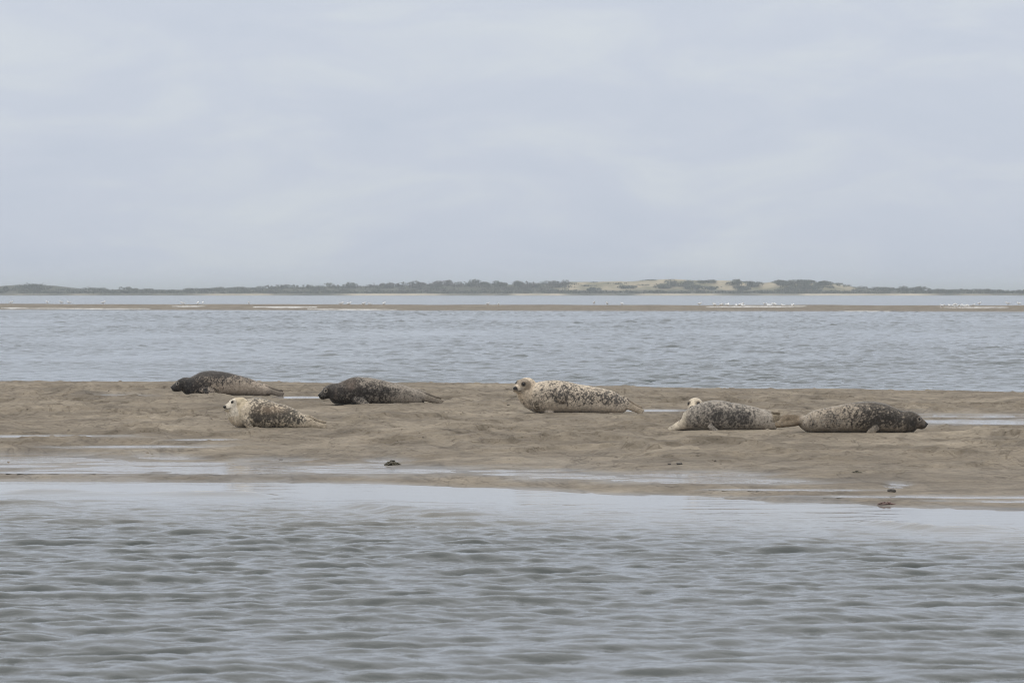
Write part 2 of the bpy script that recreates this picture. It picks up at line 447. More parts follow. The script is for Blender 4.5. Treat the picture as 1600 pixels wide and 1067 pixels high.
def sample(tile, x, y):
    h, a, b, size = tile; n = h.shape[0]
    u = x / size * n; v = y / size * n
    i = np.floor(u).astype(int); j = np.floor(v).astype(int); fu = u - i; fv = v - j
    i0, i1, j0, j1 = i % n, (i + 1) % n, j % n, (j + 1) % n
    return [f[j0, i0] * (1 - fu) * (1 - fv) + f[j0, i1] * fu * (1 - fv) + f[j1, i0] * (1 - fu) * fv + f[j1, i1] * fu * fv for f in (h, a, b)]

TILE_A = wave_tile(512, 13.0, 21, 0.74, 0.0104, R(-78), 12.0, 0.03, 0.020, 3.8)
TILE_B = wave_tile(512, 9.1, 22, 0.25, 0.0036, R(-104), 6.0, 0.08, 0.011, 3.6)
TILE_C = wave_tile(512, 83.0, 23, 2.0, 0.026, R(-80), 3.0, 0.2, 0.10)

TILE_E = wave_tile(512, 23.0, 25, 0.95, 0.0190, R(-75), 2.2, 0.28, 0.03, 3.6)
TILE_D = wave_tile(256, 17.0, 24, 1.5, 0.0052, R(-66), 10.0, 0.05, 0.05, 4.0)

def near_water():
    xs = lines([(-60, -12, 40), (-12, -5.6, 60), (-5.6, 5.6, 440), (5.6, 12, 60), (12, 60, 40)])
    ys = lines([(-30, 8, 20), (8, 14, 40), (14, 38.5, 820), (38.5, 52, 20)])
    X, Y = np.meshgrid(xs, ys); X = X.ravel(); Y = Y.ravel()
    s = shore(X) - Y
    amp = 0.03 + 0.97 * sstep(1.6, 7.0, s + 0.8 * noise2(X * 0.35, Y * 0.3))
    amp = np.where(s < -2, 0, amp)
    h = dx_ = dy_ = 0
    for t, k in ((TILE_A, 1.0), (TILE_B, 1.0), (TILE_D, 1.0)):
        a, b, c = sample(t, X, Y); h = h + a * k; dx_ = dx_ + b * k; dy_ = dy_ + c * k
    h = h + 5.0 * (h * np.abs(h) * (h > 0))               # peaked crests, flat troughs
    h = 0.05 * np.tanh(h / 0.05)                          # no lone towering peaks
    gust = 0.92 + 0.34 * noise2(X * 0.25, Y * 0.13 + 40)
    amp_w = amp * gust
    # wavelets that peak and spill on the shallow edge of the bank
    line = s - 2.6 - 0.55 * noise2(X * 0.55 + 3, Y * 0 + 1.5) - 0.25 * noise2(X * 1.7, Y * 0 + 9.5)
    run = sstep(0.05, 0.45, noise2(X * 0.9 + 20, Y * 0.05))
    line2 = s - 4.3 - 0.7 * noise2(X * 0.5 + 13, Y * 0 + 4.5) - 0.3 * noise2(X * 1.5, Y * 0 + 2.5)
    run2 = sstep(-0.05, 0.4, noise2(X * 0.8 + 51, Y * 0.05 + 7))
    wl = 0.034 * run * np.exp(-(line / np.where(line > 0, 0.30, 0.14)) ** 2) + 0.046 * run2 * np.exp(-(line2 / np.where(line2 > 0, 0.36, 0.17)) ** 2)
    Z = h * amp_w + wl
    chop = 1.2 * amp_w
    f = np.clip(run * np.exp(-((line + 0.10) / 0.14) ** 2) * sstep(-0.1, 0.2, noise2(X * 5, Y * 7)) * 0.9, 0, 1)
    f2 = np.clip(run2 * np.exp(-((line2 + 0.12) / 0.10) ** 2) * (noise2(X * 5 + 9, Y * 7) > 0.22) * 0.5, 0, 1)
    shallow = sstep(8.0, 1.0, s + 1.2 * noise2(X * 0.3, Y * 0.25 + 3)) * 0.9
    V = np.stack([X + dx_ * chop, Y + dy_ * chop, Z], 1)
    me = np_mesh('water', V, grid_faces(len(xs), len(ys)), attrs={'shallow': shallow, 'foam': np.maximum(f, f2), 'amp': 0.08 + 0.92 * amp})
    tag(link('water', me, MAT_WATER), kind='structure')

BAR_X = [-900, -100, -46, 0, 40, 58, 120, 900]
BAR_Y = [398, 392, 386, 362, 346, 339, 322, 300]
def bar_front(x): return np.interp(x, BAR_X, BAR_Y) + 1.6 * noise2(x * 0.06, x * 0 + 2.2) + 0.7 * noise2(x * 0.21, x * 0 + 6.1)

def channel_water():
    for (spx, spy, z0, tiles) in (
        ([(-90, -21, 30), (-21, 21, 300), (21, 90, 30)], [(55, 60, 5), (60, 100, 380), (100, 200, 460)], 0.0, ((TILE_E, 1.15, 1.0), (TILE_B, 1.1, 1.0), (TILE_C, 0.45, 1.0))),
        ([(-200, -34, 40), (-34, 34, 270), (34, 200, 40)], [(198, 199.2, 1), (199.2, 430, 560)], 0.0, ((TILE_E, 1.7, 1.3), (TILE_B, 1.3, 1.5), (TILE_C, 0.5, 1.0)))):
        xs, ys = lines(spx), lines(spy)
        X, Y = np.meshgrid(xs, ys); X = X.ravel(); Y = Y.ravel()
        h = dx_ = dy_ = 0
        for t, k, st in tiles:
            a, b, c = sample(t, X / st, Y / st); h = h + a * k; dx_ = dx_ + b * k; dy_ = dy_ + c * k
        back = Y - crest(X)
        amp = (0.06 + 0.94 * sstep(2.5, 8.5, back)) * (0.80 + 0.45 * noise2(X * 0.05, Y * 0.021) + 0.25 * noise2(X * 0.17, Y * 0.06)) * sstep(0, 10, bar_front(X) - Y)
        amp = np.clip(amp, 0.04, None)
        V = np.stack([X + dx_ * amp * 0.8, Y + dy_ * amp * 0.8, h * amp + z0], 1)
        V[:len(xs), 2] -= 0.25 if spy[0][0] > 150 else 0
        edge = np.exp(-((back - 1.1) / 0.7) ** 2)
        foam = np.clip(edge * sstep(-0.1, 0.5, noise2(X * 0.9, Y * 0.5)) * 0.55, 0, 1)
        me = np_mesh('water', V, grid_faces(len(xs), len(ys)), attrs={'shallow': 0.45 * sstep(7, 0, back), 'foam': foam, 'amp': np.clip(amp, 0, 1)})
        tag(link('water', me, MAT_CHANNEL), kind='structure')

def far_water():
    xs = np.array([-20000, -2000, -600, -250, 0, 250, 600, 2000, 20000.0]); ys = np.array([418, 600, 1000, 1700, 2600, 6000, 30000.0])
    X, Y = np.meshgrid(xs, ys); X = X.ravel(); Y = Y.ravel()
    me = np_mesh('sea', np.stack([X, Y, np.full(X.size, 0.002)], 1), grid_faces(len(xs), len(ys)), attrs={'shallow': X * 0, 'foam': X * 0, 'amp': X * 0 + 1})
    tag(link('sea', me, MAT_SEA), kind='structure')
    # outer channel beyond the detailed strips
    for a, b in ((-20000, -199), (199, 20000)):
        xs = np.linspace(a, b, 4); ys = np.array([52, 150, 300, 425.0])
        X, Y = np.meshgrid(xs, ys); X = X.ravel(); Y = Y.ravel()
        me = np_mesh('sea', np.stack([X, Y, np.full(X.size, -0.03)], 1), grid_faces(4, 4), attrs={'shallow': X * 0, 'foam': X * 0, 'amp': X * 0 + 1})
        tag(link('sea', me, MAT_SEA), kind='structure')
near_water(); channel_water(); far_water()

# ------------------------------------------------------------------ distant sandbar
def bar_height(x, y):
    d = y - bar_front(x)
    top = 0.44 + 0.07 * noise2(x * 0.045, x * 0 + 1.1) + 0.03 * noise2(x * 0.2, x * 0 + 4.1)
    z = np.interp(d, [-6, 0, 24], [-0.2, 0, 1]); z = np.where(z > 0, z * top, z)
    z = np.where(d > 24, top * np.interp(d, [24, 32, 48], [1, 1, -0.6]), z)
    return z + 0.012 * noise2(x * 0.5, y * 0.3) * sstep(0, 3, d)
xs = lines([(-400, -70, 50), (-70, 70, 220), (70, 400, 50)]); u = lines([(-5, 26, 40), (26, 50, 14)])
X, U = np.meshgrid(xs, u); X = X.ravel(); Y = bar_front(X) + U.ravel()
me = np_mesh('sandbar', np.stack([X, Y, bar_height(X, Y)], 1), grid_faces(len(xs), len(u)), attrs={'wet': np.clip(sstep(6, 0, U.ravel()) * 0.8 + 0.15, 0, 1)})
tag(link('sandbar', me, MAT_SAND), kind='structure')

# bright spent surf lying on the bar: x range and distance up the bar
M = Mat('spent_foam', 0.85, (0.66, 0.655, 0.64)); MAT_FOAM = M.m
SURF = [(-47, -44.3, 6, 3), (-44.5, -32.5, 5, 2.2), (-31.3, -28.2, 15, 3.5), (-23.5, -17.5, 12, 4.5), (-18, -10, 3.5, 2.6), (17, 25.6, 18, 3.5), (27, 31, 0.4, 1.2), (36.5, 42, 16, 3.0)]
for a, b, d0, wd in SURF:
    xx = np.linspace(a, b, 60); vs = []; n = len(xx)
    half = wd * 0.42 * np.clip(np.sin(np.linspace(0.05, np.pi - 0.05, n)) ** 1.3 + 0.6 * noise2(xx * 1.1, xx * 0 + d0), 0.03, 2)
    c0 = d0 + 0.5 * noise2(xx * 0.3, xx * 0 + d0)
    for s_ in (-1, -0.4, 0.4, 1):
        yy = bar_front(xx) + c0 + s_ * half
        vs.append(np.stack([xx, yy, bar_height(xx, yy) + (0.035 if abs(s_) < 0.9 else 0.004) + 0.012 * noise2(xx * 3, yy * 2)], 1))
    me = np_mesh('surf_foam', np.concatenate(vs), grid_faces(n, 4))
    tag(link('surf_foam', me, MAT_FOAM), kind='stuff')

# ------------------------------------------------------------------ dune island on the horizon
FK = 6667.0
def xat(px, y=1880.0): return (px - 800.0) * y / FK
SKY_PX = [-900, -300, 0, 60, 100, 200, 340, 400, 460, 540, 620, 690, 740, 800, 870, 890, 960, 1000, 1055, 1100, 1150, 1200, 1220, 1290, 1310, 1340, 1400, 1600, 1900, 2500]
SKY_PY = [447, 444, 442, 441.5, 447, 450, 450, 446.5, 444, 443, 441, 438.5, 438.5, 438, 437, 440.5, 440, 438.5, 434.5, 439, 438, 440.5, 437, 438.5, 443, 447.5, 450.5, 453, 451, 447]
WOOD = [1.2, 1.2, 1.5, 1.5, 1.3, 1.1, 1.0, 1.3, 1.4, 1.6, 1.8, 2.0, 2.0, 2.0, 1.8, 0.2, 0.1, 0.1, 0.6, 0.1, 0.4, 0.4, 1.0, 1.0, 0.6, 0.7, 0.9, 0.8, 1, 1]
def ridge(x):
    px = x * FK / 1880.0 + 800
    return 1.65 + (455.5 - np.interp(px, SKY_PX, SKY_PY)) * 1880.0 / FK - np.interp(px, SKY_PX, WOOD)
def isl_shore(x): return 1782 + 6 * noise2(x * 0.012, x * 0 + 1) - 0.03 * x
def isl_height(x, y):
    d = y - isl_shore(x)
    apron = np.interp(d, [-20, 0, 14, 60], [-0.6, 0, 0.75, 1.3])
    k = sstep(48, 96, d) * sstep(330, 150, d)
    z = apron * (1 - k) + ridge(x) * k
    hum = noise2(x * 0.05, y * 0.045) * 0.9 + noise2(x * 0.13, y * 0.11) * 0.45
    return z + hum * sstep(40, 80, d) * 0.55
xs = lines([(-1200, -260, 90), (-260, 260, 420), (260, 1200, 90)]); u = lines([(-15, 20, 14), (20, 110, 46), (110, 350, 20)])
X, U = np.meshgrid(xs, u); X = X.ravel(); U = U.ravel(); Y = isl_shore(X) + U
Z = isl_height(X, Y); PX = X * FK / Y + 800
sandy = np.interp(PX, [860, 885, 1330, 1350], [0, 1, 1, 0]) * sstep(56, 68, U)
SANDC, GRASS, MARSH, BEACH = np.array([0.43, 0.365, 0.265]), np.array([0.19, 0.176, 0.112]), np.array([0.080, 0.079, 0.060]), np.array([0.50, 0.44, 0.35])
tuft = np.clip(0.45 + 1.5 * noise2(X * 0.07, Y * 0.06 + 3) + 0.8 * noise2(X * 0.25, Y * 0.2), 0, 1)
c = MARSH[None] * np.ones((len(X), 1))
dune = SANDC[None] * (1 - tuft[:, None]) + GRASS[None] * tuft[:, None]
c = c * (1 - sandy[:, None]) + dune * sandy[:, None]
bm_ = np.interp(PX, [-200, 300, 340, 420, 430, 535, 560, 680, 700, 790, 810, 870, 890, 990, 1010, 1110, 1130, 1245, 1260, 1440, 1480], [0.15, 0.15, 0.7, 0.7, 0.1, 0.1, 1, 1, 0.15, 0.15, 0.9, 0.9, 0.1, 0.1, 0.9, 0.9, 0.15, 0.2, 0.9, 0.8, 0.15])
bw = sstep(24, 10, U) * np.clip(bm_ + 0.4 * noise2(X * 0.08, Y * 0.02), 0, 1)
c = c * (1 - bw[:, None]) + BEACH[None] * bw[:, None]
me = np_mesh('dunes', np.stack([X, Y, Z], 1), grid_faces(len(xs), len(u)), colors={'land': c})
tag(link('dunes', me, MAT_LAND), kind='structure')

def leaf_cloud(g, cx, cy, cz, w, h, n, size, dep=None):
    # leaf-sized faces spread through an uneven dome; returns (n, 4, 3)
    dep = dep or w * 0.7
    nl = max(3, int(w / 1.2))
    lob = np.stack([g.uniform(-0.42, 0.42, nl) * w, g.uniform(-0.4, 0.4, nl) * dep, g.uniform(0.12, 0.60, nl) * h], 1)
    k = g.integers(0, nl, n)
    d = g.normal(size=(n, 3)); d /= np.linalg.norm(d, axis=1)[:, None]
    rad = np.array([w / nl * 0.9 + 0.13 * w, dep * 0.33, h * 0.40])
    p = lob[k] + d * rad * (g.uniform(0.25, 1, n) ** 0.5)[:, None]
    p[:, 2] = np.clip(p[:, 2], 0.05 * h, None)
    p += np.array([cx, cy, cz])
    t1 = g.normal(size=(n, 3)); t1 /= np.linalg.norm(t1, axis=1)[:, None]
    t2 = np.cross(t1, d + 0.3 * g.normal(size=(n, 3))); t2 /= np.linalg.norm(t2, axis=1)[:, None] + 1e-6
    s = size * g.uniform(0.6, 1.3, n)[:, None]
    q = np.stack([p - t1 * s, p - t2 * s * 0.6, p + t1 * s, p + t2 * s * 0.6], 1)
    return q

def leaves_mesh(name, qs):
    q = np.concatenate(qs); n = len(q)
    return np_mesh(name, q.reshape(-1, 3), np.arange(n * 4).reshape(n, 4), smooth=False)

g = np.random.default_rng(5)
def scrub_mass(name_mat, specs):
    qs = [leaf_cloud(g, x, y, float(isl_height(np.array([x]), np.array([y]))[0]) - 0.15, w, h, n, sz) for x, y, w, h, n, sz in specs]
    o = link('scrub', leaves_mesh('scrub', qs), name_mat); tag(o, kind='stuff')
green, brown, olive = [], [], []
for i in range(430):                                   # low scrub between beach and dunes
    x = g.uniform(-300, 300); px = x * FK / 1815 + 800
    d = g.uniform(20, 46); y = float(isl_shore(np.array([x]))[0]) + d
    h = g.uniform(0.9, 1.9) * (1.0 if px > 420 else 0.9)
    green.append((x, y, g.uniform(3, 8), h, 60, 0.42)) if g.random() < 0.62 else olive.append((x, y, g.uniform(3, 7), h * 0.85, 40, 0.42))
for i in range(560):                                   # scrub wood on the ridge
    x = g.uniform(-560, 330); px = x * FK / 1880 + 800
    if 885 < px < 1205 and g.random() < 0.72: continue
    d = g.uniform(52, 104); y = float(isl_shore(np.array([x]))[0]) + d
    h = float(np.interp(px, SKY_PX, WOOD)) * g.uniform(0.65, 1.25) + 0.35
    (brown if (545 < px < 885 and g.random() < 0.72) else green if g.random() < 0.7 else olive).append((x, y, g.uniform(4, 9), h, 70, 0.42))
for i in range(120):
    x = g.uniform(330, 620) if i % 2 else g.uniform(-760, -560); d = g.uniform(30, 100); y = float(isl_shore(np.array([x]))[0]) + d
    green.append((x, y, g.uniform(4, 9), g.uniform(1, 2), 30, 0.5))
scrub_mass(MAT_GREEN, green); scrub_mass(MAT_BROWN, brown); scrub_mass(MAT_OLIVE, olive)

def shrub(px, y, w, top, mat, label, sink=0.3):
    x = xat(px, y); z = float(isl_height(np.array([x]), np.array([y]))[0]) - sink
    h = max(0.9, EYE + (455.0 - top) * y / FK - z)
    gg = np.random.default_rng(int(px))
    root = bpy.data.objects.new('shrub', None); COL.objects.link(root); root.location = (x, y, z)
    tag(root, label, 'shrub', 'shrubs standing out on the distant dunes')
    n = int(200 + 45 * w)
    me = leaves_mesh('crown', [leaf_cloud(gg, 0, 0, 0.1 * h, w, h, n, 0.38)])
    link('crown', me, mat, root)
    vs, fs = [], []
    for k in range(3):
        a = k * 2.1; b = Vector((0.25 * math.cos(a), 0.25 * math.sin(a), -0.2)); t = Vector((0.3 * w * math.cos(a), 0.25 * w * math.sin(a), 0.6 * h)); i0 = len(vs)
        for q, rr in ((b, 0.14), (b.lerp(t, 0.5) + Vector((0, 0, 0.1 * h)), 0.09), (t, 0.03)):
            for m in range(5): vs.append((q.x + rr * math.cos(m * 1.2566), q.y + rr * math.sin(m * 1.2566), q.z))
        for s_ in range(2):
            for m in range(5): fs.append((i0 + s_ * 5 + m, i0 + s_ * 5 + (m + 1) % 5, i0 + s_ * 5 + 5 + (m + 1) % 5, i0 + s_ * 5 + 5 + m))
    me = bpy.data.meshes.new('trunk'); me.from_pydata(vs, [], fs); me.update()
    link('trunk', me, MAT_STEM, root)

SHRUBS = [
    (1038, 1846, 9, 442, 'O', 'olive shrub low on the left flank of the highest dune knoll'),
    (1062, 1850, 11, 434.5, 'G', 'wide dark shrub covering the face of the highest dune knoll'),
    (1084, 1844, 7, 445, 'G', 'dark shrub low on the right flank of the highest dune knoll'),
    (980, 1846, 7, 445, 'O', 'pale olive shrub alone on the sandy dune left of the highest knoll'),
    (928, 1842, 5, 449, 'G', 'small dark shrub at the foot of the bare sandy dune by the wood'),
    (1108, 1862, 9, 437, 'O', 'low flat shrub topping the sandy ridge right of the highest knoll'),
    (1110, 1843, 6, 446, 'G', 'dark round shrub below the flat topped sandy ridge'),
    (1147, 1854, 9, 436, 'O', 'tall domed shrub on the sandy ridge, left one of a close pair'),
    (1175, 1852, 8, 438, 'G', 'dark domed shrub on the sandy ridge, right one of a close pair'),
    (1160, 1842, 7, 446, 'G', 'dark shrub under the gap of the close pair of domed shrubs'),
    (1224, 1854, 9, 437, 'G', 'dark steep sided shrub at the left end of the great thicket'),
    (1248, 1854, 10, 436, 'G', 'tallest shrub in the middle of the great thicket right of the sand'),
    (1281, 1854, 9.5, 438.5, 'G', 'rounded dark shrub at the right end of the great thicket'),
    (1430, 1848, 12, 446.5, 'G', 'lone low domed shrub on the flat land far right of the dunes'),
    (1475, 1848, 7, 450.8, 'G', 'small flat shrub just right of the lone domed shrub'),
    (545, 1860, 5.5, 440.5, 'G', 'small pointed dark shrub on the skyline at the left end of the brown wood'),
    (606, 1860, 5, 440.5, 'B', 'brown knob of a shrub on the skyline above the long pale beach'),
    (652, 1860, 8, 438.8, 'B', 'brown shrub rising in two lumps left of the highest brown wood'),
    (690, 1862, 7.5, 437.3, 'B', 'rounded brown shrub breaking the skyline over the brown wood'),
    (736, 1864, 7, 436.6, 'G', 'dark flat topped shrub standing clear on the brown ridge'),
    (757, 1864, 5, 439, 'G', 'tiny dark shrub beside the flat topped one on the brown ridge'),
    (780, 1864, 6, 437.6, 'G', 'little dark shrub alone in the middle of the brown ridge'),
    (813, 1864, 5.5, 437.3, 'G', 'little pointed dark shrub on the brown ridge near the first sand'),
    (872, 1858, 8, 436.5, 'B', 'brown wind-cut shrub at the right end of the wood above the first sand'),
    (50, 1856, 12, 441, 'G', 'broad dark shrub on the green hill at the left edge'),
    (1238, 1842, 9, 443.5, 'O', 'olive shrub in front of the left half of the great thicket'),
    (1268, 1842, 9, 444.5, 'G', 'dark shrub in front of the right half of the great thicket'),
]
for px, y, w, h, k, lb in SHRUBS:
    shrub(px, y, w, h, {'G': MAT_GREEN, 'B': MAT_BROWN, 'O': MAT_OLIVE}[k], lb)

# ------------------------------------------------------------------ haze over the water
M = bpy.data.materials.new('haze'); M.use_nodes = True; t = M.node_tree; t.nodes.clear()
o_ = t.nodes.new('ShaderNodeOutputMaterial'); v_ = t.nodes.new('ShaderNodeVolumePrincipled')
v_.inputs['Color'].default_value = (0.88, 0.95, 1.0, 1); v_.inputs['Density'].default_value = 0.00028; v_.inputs['Anisotropy'].default_value = 0.2
t.links.new(v_.outputs[0], o_.inputs['Volume'])
lo, hi = (-31000, -3200, -2.4), (31000, 41000, 13.0)
vs = [(x, y, z) for x in (lo[0], hi[0]) for y in (lo[1], hi[1]) for z in (lo[2], hi[2])]
me = bpy.data.meshes.new('haze'); me.from_pydata(vs, [], [(0, 1, 3, 2), (4, 6, 7, 5), (0, 4, 5, 1), (2, 3, 7, 6), (0, 2, 6, 4), (1, 5, 7, 3)]); me.update()
tag(link('haze', me, M), kind='stuff')

# ------------------------------------------------------------------ seals
def seal_material():
    M = Mat('seal_coat', 0.62)
    c = M.attr('coat', 'Color')
    v = M.ramp(M.noise(60.0, 4.0, 0.65), (0.32, (0.62, 0.60, 0.58)), (0.68, (1.22, 1.2, 1.17)))
    M.l(M.mix(0.75, c, v, 'MULTIPLY'), M.b.inputs['Base Color'])
    M.l(M.bump(M.noise(120.0, 3.0, 0.7), 0.006, 0.7), M.b.inputs['Normal'])
    M.b.inputs['Sheen Weight'].default_value = 0.6
    M.b.inputs['Sheen Roughness'].default_value = 0.22
    M.b.inputs['Sheen Tint'].default_value = (1, 0.96, 0.88, 1)
    M.b.inputs['Specular IOR Level'].default_value = 0.25
    return M.m
MAT_SEAL = seal_material()
MAT_EYE = Mat('seal_eye', 0.08, (0.006, 0.005, 0.005)).m
MAT_NOSE = simple('seal_nose', (0.02, 0.018, 0.018), 0.45, 60, 0.3, 0.002)

def catmull(P, per=6):
    P = np.asarray(P, float); n = len(P); out_ = []
    for i in range(n - 1):
        p0, p1, p2, p3 = P[max(i - 1, 0)], P[i], P[i + 1], P[min(i + 2, n - 1)]
        for k in range(per):
            t = k / per
            out_.append(0.5 * (2 * p1 + (p2 - p0) * t + (2 * p0 - 5 * p1 + 4 * p2 - p3) * t * t + (3 * p1 - p0 - 3 * p2 + p3) * t ** 3))
    out_.append(P[-1]); return np.array(out_)

class Shell:
    def __init__(s): s.v = []; s.f = []
    def tube(s, path, hw, hh, up=(0, 0, 1), per=6, n=28, fixed=None, flat=1.0):
        A = np.concatenate([np.asarray(path, float), np.asarray(hw, float)[:, None], np.asarray(hh, float)[:, None]], 1)
        A = catmull(A, per); P = A[:, :3]; w = np.clip(A[:, 3], 0.002, None); h = np.clip(A[:, 4], 0.002, None)
        up = np.array(up, float); base = len(s.v); m = len(P)
        for i in range(m):
            if fixed: side, v = np.array(fixed[0], float), np.array(fixed[1], float)
            else:
                t = P[min(i + 1, m - 1)] - P[max(i - 1, 0)]; t /= np.linalg.norm(t) + 1e-9
                side = np.cross(t, up); side /= np.linalg.norm(side) + 1e-9; v = np.cross(side, t)
            for k in range(n):
                a = 2 * math.pi * k / n; ca, sa = math.cos(a), math.sin(a)
                if sa < 0: sa = -abs(sa) ** flat
                s.v.append(P[i] + side * w[i] * ca + v * h[i] * sa)
        for i in range(m - 1):
            for k in range(n):
                a, b = base + i * n + k, base + i * n + (k + 1) % n
                s.f.append((a, b, b + n, a + n))
        for i, rev in ((0, True), (m - 1, False)):
            s.v.append(P[i]); c_ = len(s.v) - 1; o0 = base + i * n
            for k in range(n):
                a, b = o0 + k, o0 + (k + 1) % n
                s.f.append((b, a, c_) if rev else (a, b, c_))
    def ball(s, c, r, d=None):
        c = np.asarray(c, float); r = np.asarray(r, float) * np.ones(3)
        t = np.linspace(-1, 1, 9); rad = np.sqrt(np.clip(1 - t * t, 0, 1))
        s.tube([c + np.array([0, 0, r[2] * q]) for q in t], r[0] * rad, r[1] * rad, per=1, n=16, fixed=((1, 0, 0), (0, 1, 0)))

def head_frame(pos, fwd, roll=0.0):
    f = np.asarray(fwd, float); f /= np.linalg.norm(f)
    up = np.array([0, 0, 1.0]); side = np.cross(up, f); side /= np.linalg.norm(side); up = np.cross(f, side)
    c, s_ = math.cos(R(roll)), math.sin(R(roll)); side, up = side * c + up * s_, up * c - side * s_
    return np.asarray(pos, float), f, side, up

HEAD = [(-0.105, 0.070, 0.070, -0.020), (-0.07, 0.088, 0.088, -0.008), (-0.01, 0.094, 0.090, 0.0), (0.045, 0.088, 0.080, 0.0), (0.085, 0.074, 0.070, -0.010),
        (0.114, 0.060, 0.058, -0.020), (0.138, 0.052, 0.050, -0.026), (0.160, 0.043, 0.040, -0.028), (0.174, 0.026, 0.024, -0.024), (0.178, 0.008, 0.008, -0.022)]

def add_head(S, H, k):
    p, f, sd_, up = H
    pts = [p + f * a * k + up * o * k for a, w, h, o in HEAD]
    S.tube(pts, [k * w for a, w, h, o in HEAD], [k * h for a, w, h, o in HEAD], fixed=(sd_, up), per=4)
    for y in (-1, 1):
        S.ball(p + f * 0.138 * k + up * -0.036 * k + sd_ * y * 0.027 * k, 0.033 * k)   # whisker pads
        S.ball(p + f * 0.066 * k + up * 0.040 * k + sd_ * y * 0.046 * k, 0.031 * k)    # brows
    S.ball(p + f * 0.125 * k + up * -0.052 * k, 0.028 * k)                             # chin

def flipper(S, pts, w, th, up):
    S.tube(pts, w, th, up=up, per=5, n=18)

def hind_pair(S, x0, x1, z0, z1, sgn, y0=0.0, spread=0.05, wide=0.044, tilt=2.2):
    # two hind flippers laid back from the rump, each with toe ridges
    for q in (-1, 1):
        yb, yt = y0 + q * 0.035, y0 + q * spread
        path = [(x0 + (x1 - x0) * t * (1.0 if q < 0 else 0.94), yb + (yt - yb) * t, z0 + (z1 - z0) * t ** 0.9 + 0.016 * q if t > 0 else z0 + 0.016 * q) for t in (-0.28, 0, 0.35, 0.7, 0.92, 1.0)]
        up = (0, q * tilt, 1.0)
        flipper(S, path, [0.066, 0.058, 0.046, 0.9 * wide, wide, 0.70 * wide], [0.046, 0.038, 0.028, 0.021, 0.015, 0.008], up)
        for toe in (-0.85, -0.3, 0.3, 0.85):
            a = np.array(path[2]); b = np.array(path[-1]); n_ = np.cross((b - a) / np.linalg.norm(b - a), np.array(up)); n_ /= np.linalg.norm(n_)
            a = a + n_ * toe * 0.022; b = b + n_ * toe * wide * 0.8 + (b - a) * (0.07 if abs(toe) > 0.5 else 0.0)
            S.tube([a, (a + b) / 2, b], [0.011, 0.013, 0.006], [0.014, 0.013, 0.006], up=up, per=4, n=10)

def finish_seal(S, name_label, xy, heads, paint, yaw=0.0, sink=0.022, voxel=0.0076, smooth=12, eyes=True, eye_k=1.0):
    V = np.array(S.v)
    me = bpy.data.meshes.new('seal_shell'); me.from_pydata([tuple(v) for v in V], [], S.f); me.update()
    tmp = bpy.data.objects.new('shell', me); COL.objects.link(tmp)
    m = tmp.modifiers.new('r', 'REMESH'); m.mode = 'VOXEL'; m.voxel_size = voxel; m.use_smooth_shade = True
    m = tmp.modifiers.new('s', 'SMOOTH'); m.factor = 0.5; m.iterations = smooth
    dg = bpy.context.evaluated_depsgraph_get(); dg.update()
    body = bpy.data.meshes.new_from_object(tmp.evaluated_get(dg))
    bpy.data.objects.remove(tmp); bpy.data.meshes.remove(me); body.name = 'seal'
    co = np.empty(len(body.vertices) * 3, np.float32); body.vertices.foreach_get('co', co); co = co.reshape(-1, 3).astype(float)
    nr = np.empty(len(body.vertices) * 3, np.float32); body.vertices.foreach_get('normal', nr); nr = nr.reshape(-1, 3).astype(float)
    # folds and uneven blubber under the coat
    co += nr * (0.0035 * noise3(co * 9.0) + 0.0018 * noise3(co * 24.0))[:, None]
    body.vertices.foreach_set('co', co.astype(np.float32).ravel())
    colr = paint(co, nr)
    fl = sstep(0.12, 0.5, noise3(co * 52.0 + 3) + 0.5 * noise3(co * 21.0))
    colr = colr * (1 + 0.28 * noise3(co * 31.0))[:, None] + (0.05 * fl)[:, None] * np.array([1.0, 0.92, 0.82])
    colr = np.clip(colr, 0.008, 0.85)
    at = body.attributes.new('coat', 'FLOAT_COLOR', 'POINT'); c4 = np.ones((len(co), 4), np.float32); c4[:, :3] = colr
    at.data.foreach_set('color', c4.ravel())
    body.polygons.foreach_set('use_smooth', np.ones(len(body.polygons), bool)); body.update()
    gz = ground_at(*xy)
    o = link('seal', body, MAT_SEAL, None, (xy[0], xy[1], gz - sink)); o.rotation_euler = (0, 0, R(yaw))
    tag(o, name_label, 'seal', 'seals hauled out on the sandbank')
    for H, k in heads:
        p, f, sd_, up = H
        for y in ((-1, 1) if eyes else ()):
            c_ = p + f * 0.090 * k + up * 0.030 * k + sd_ * y * 0.0575 * k
            E_ = Shell(); E_.ball(c_, 0.0128 * k * eye_k)
            me = bpy.data.meshes.new('eye'); me.from_pydata([tuple(v) for v in E_.v], [], E_.f); me.update()
            for pl in me.polygons: pl.use_smooth = True
            link('eye', me, MAT_EYE, o)
        n_ = Shell(); c_ = p + f * 0.170 * k + up * -0.012 * k; n_.ball(c_, np.array([0.018, 0.018, 0.013]) * k)
        me = bpy.data.meshes.new('nose'); me.from_pydata([tuple(v) for v in n_.v], [], n_.f); me.update()
        for pl in me.polygons: pl.use_smooth = True
        link('nose', me, MAT_NOSE, o)
    return o

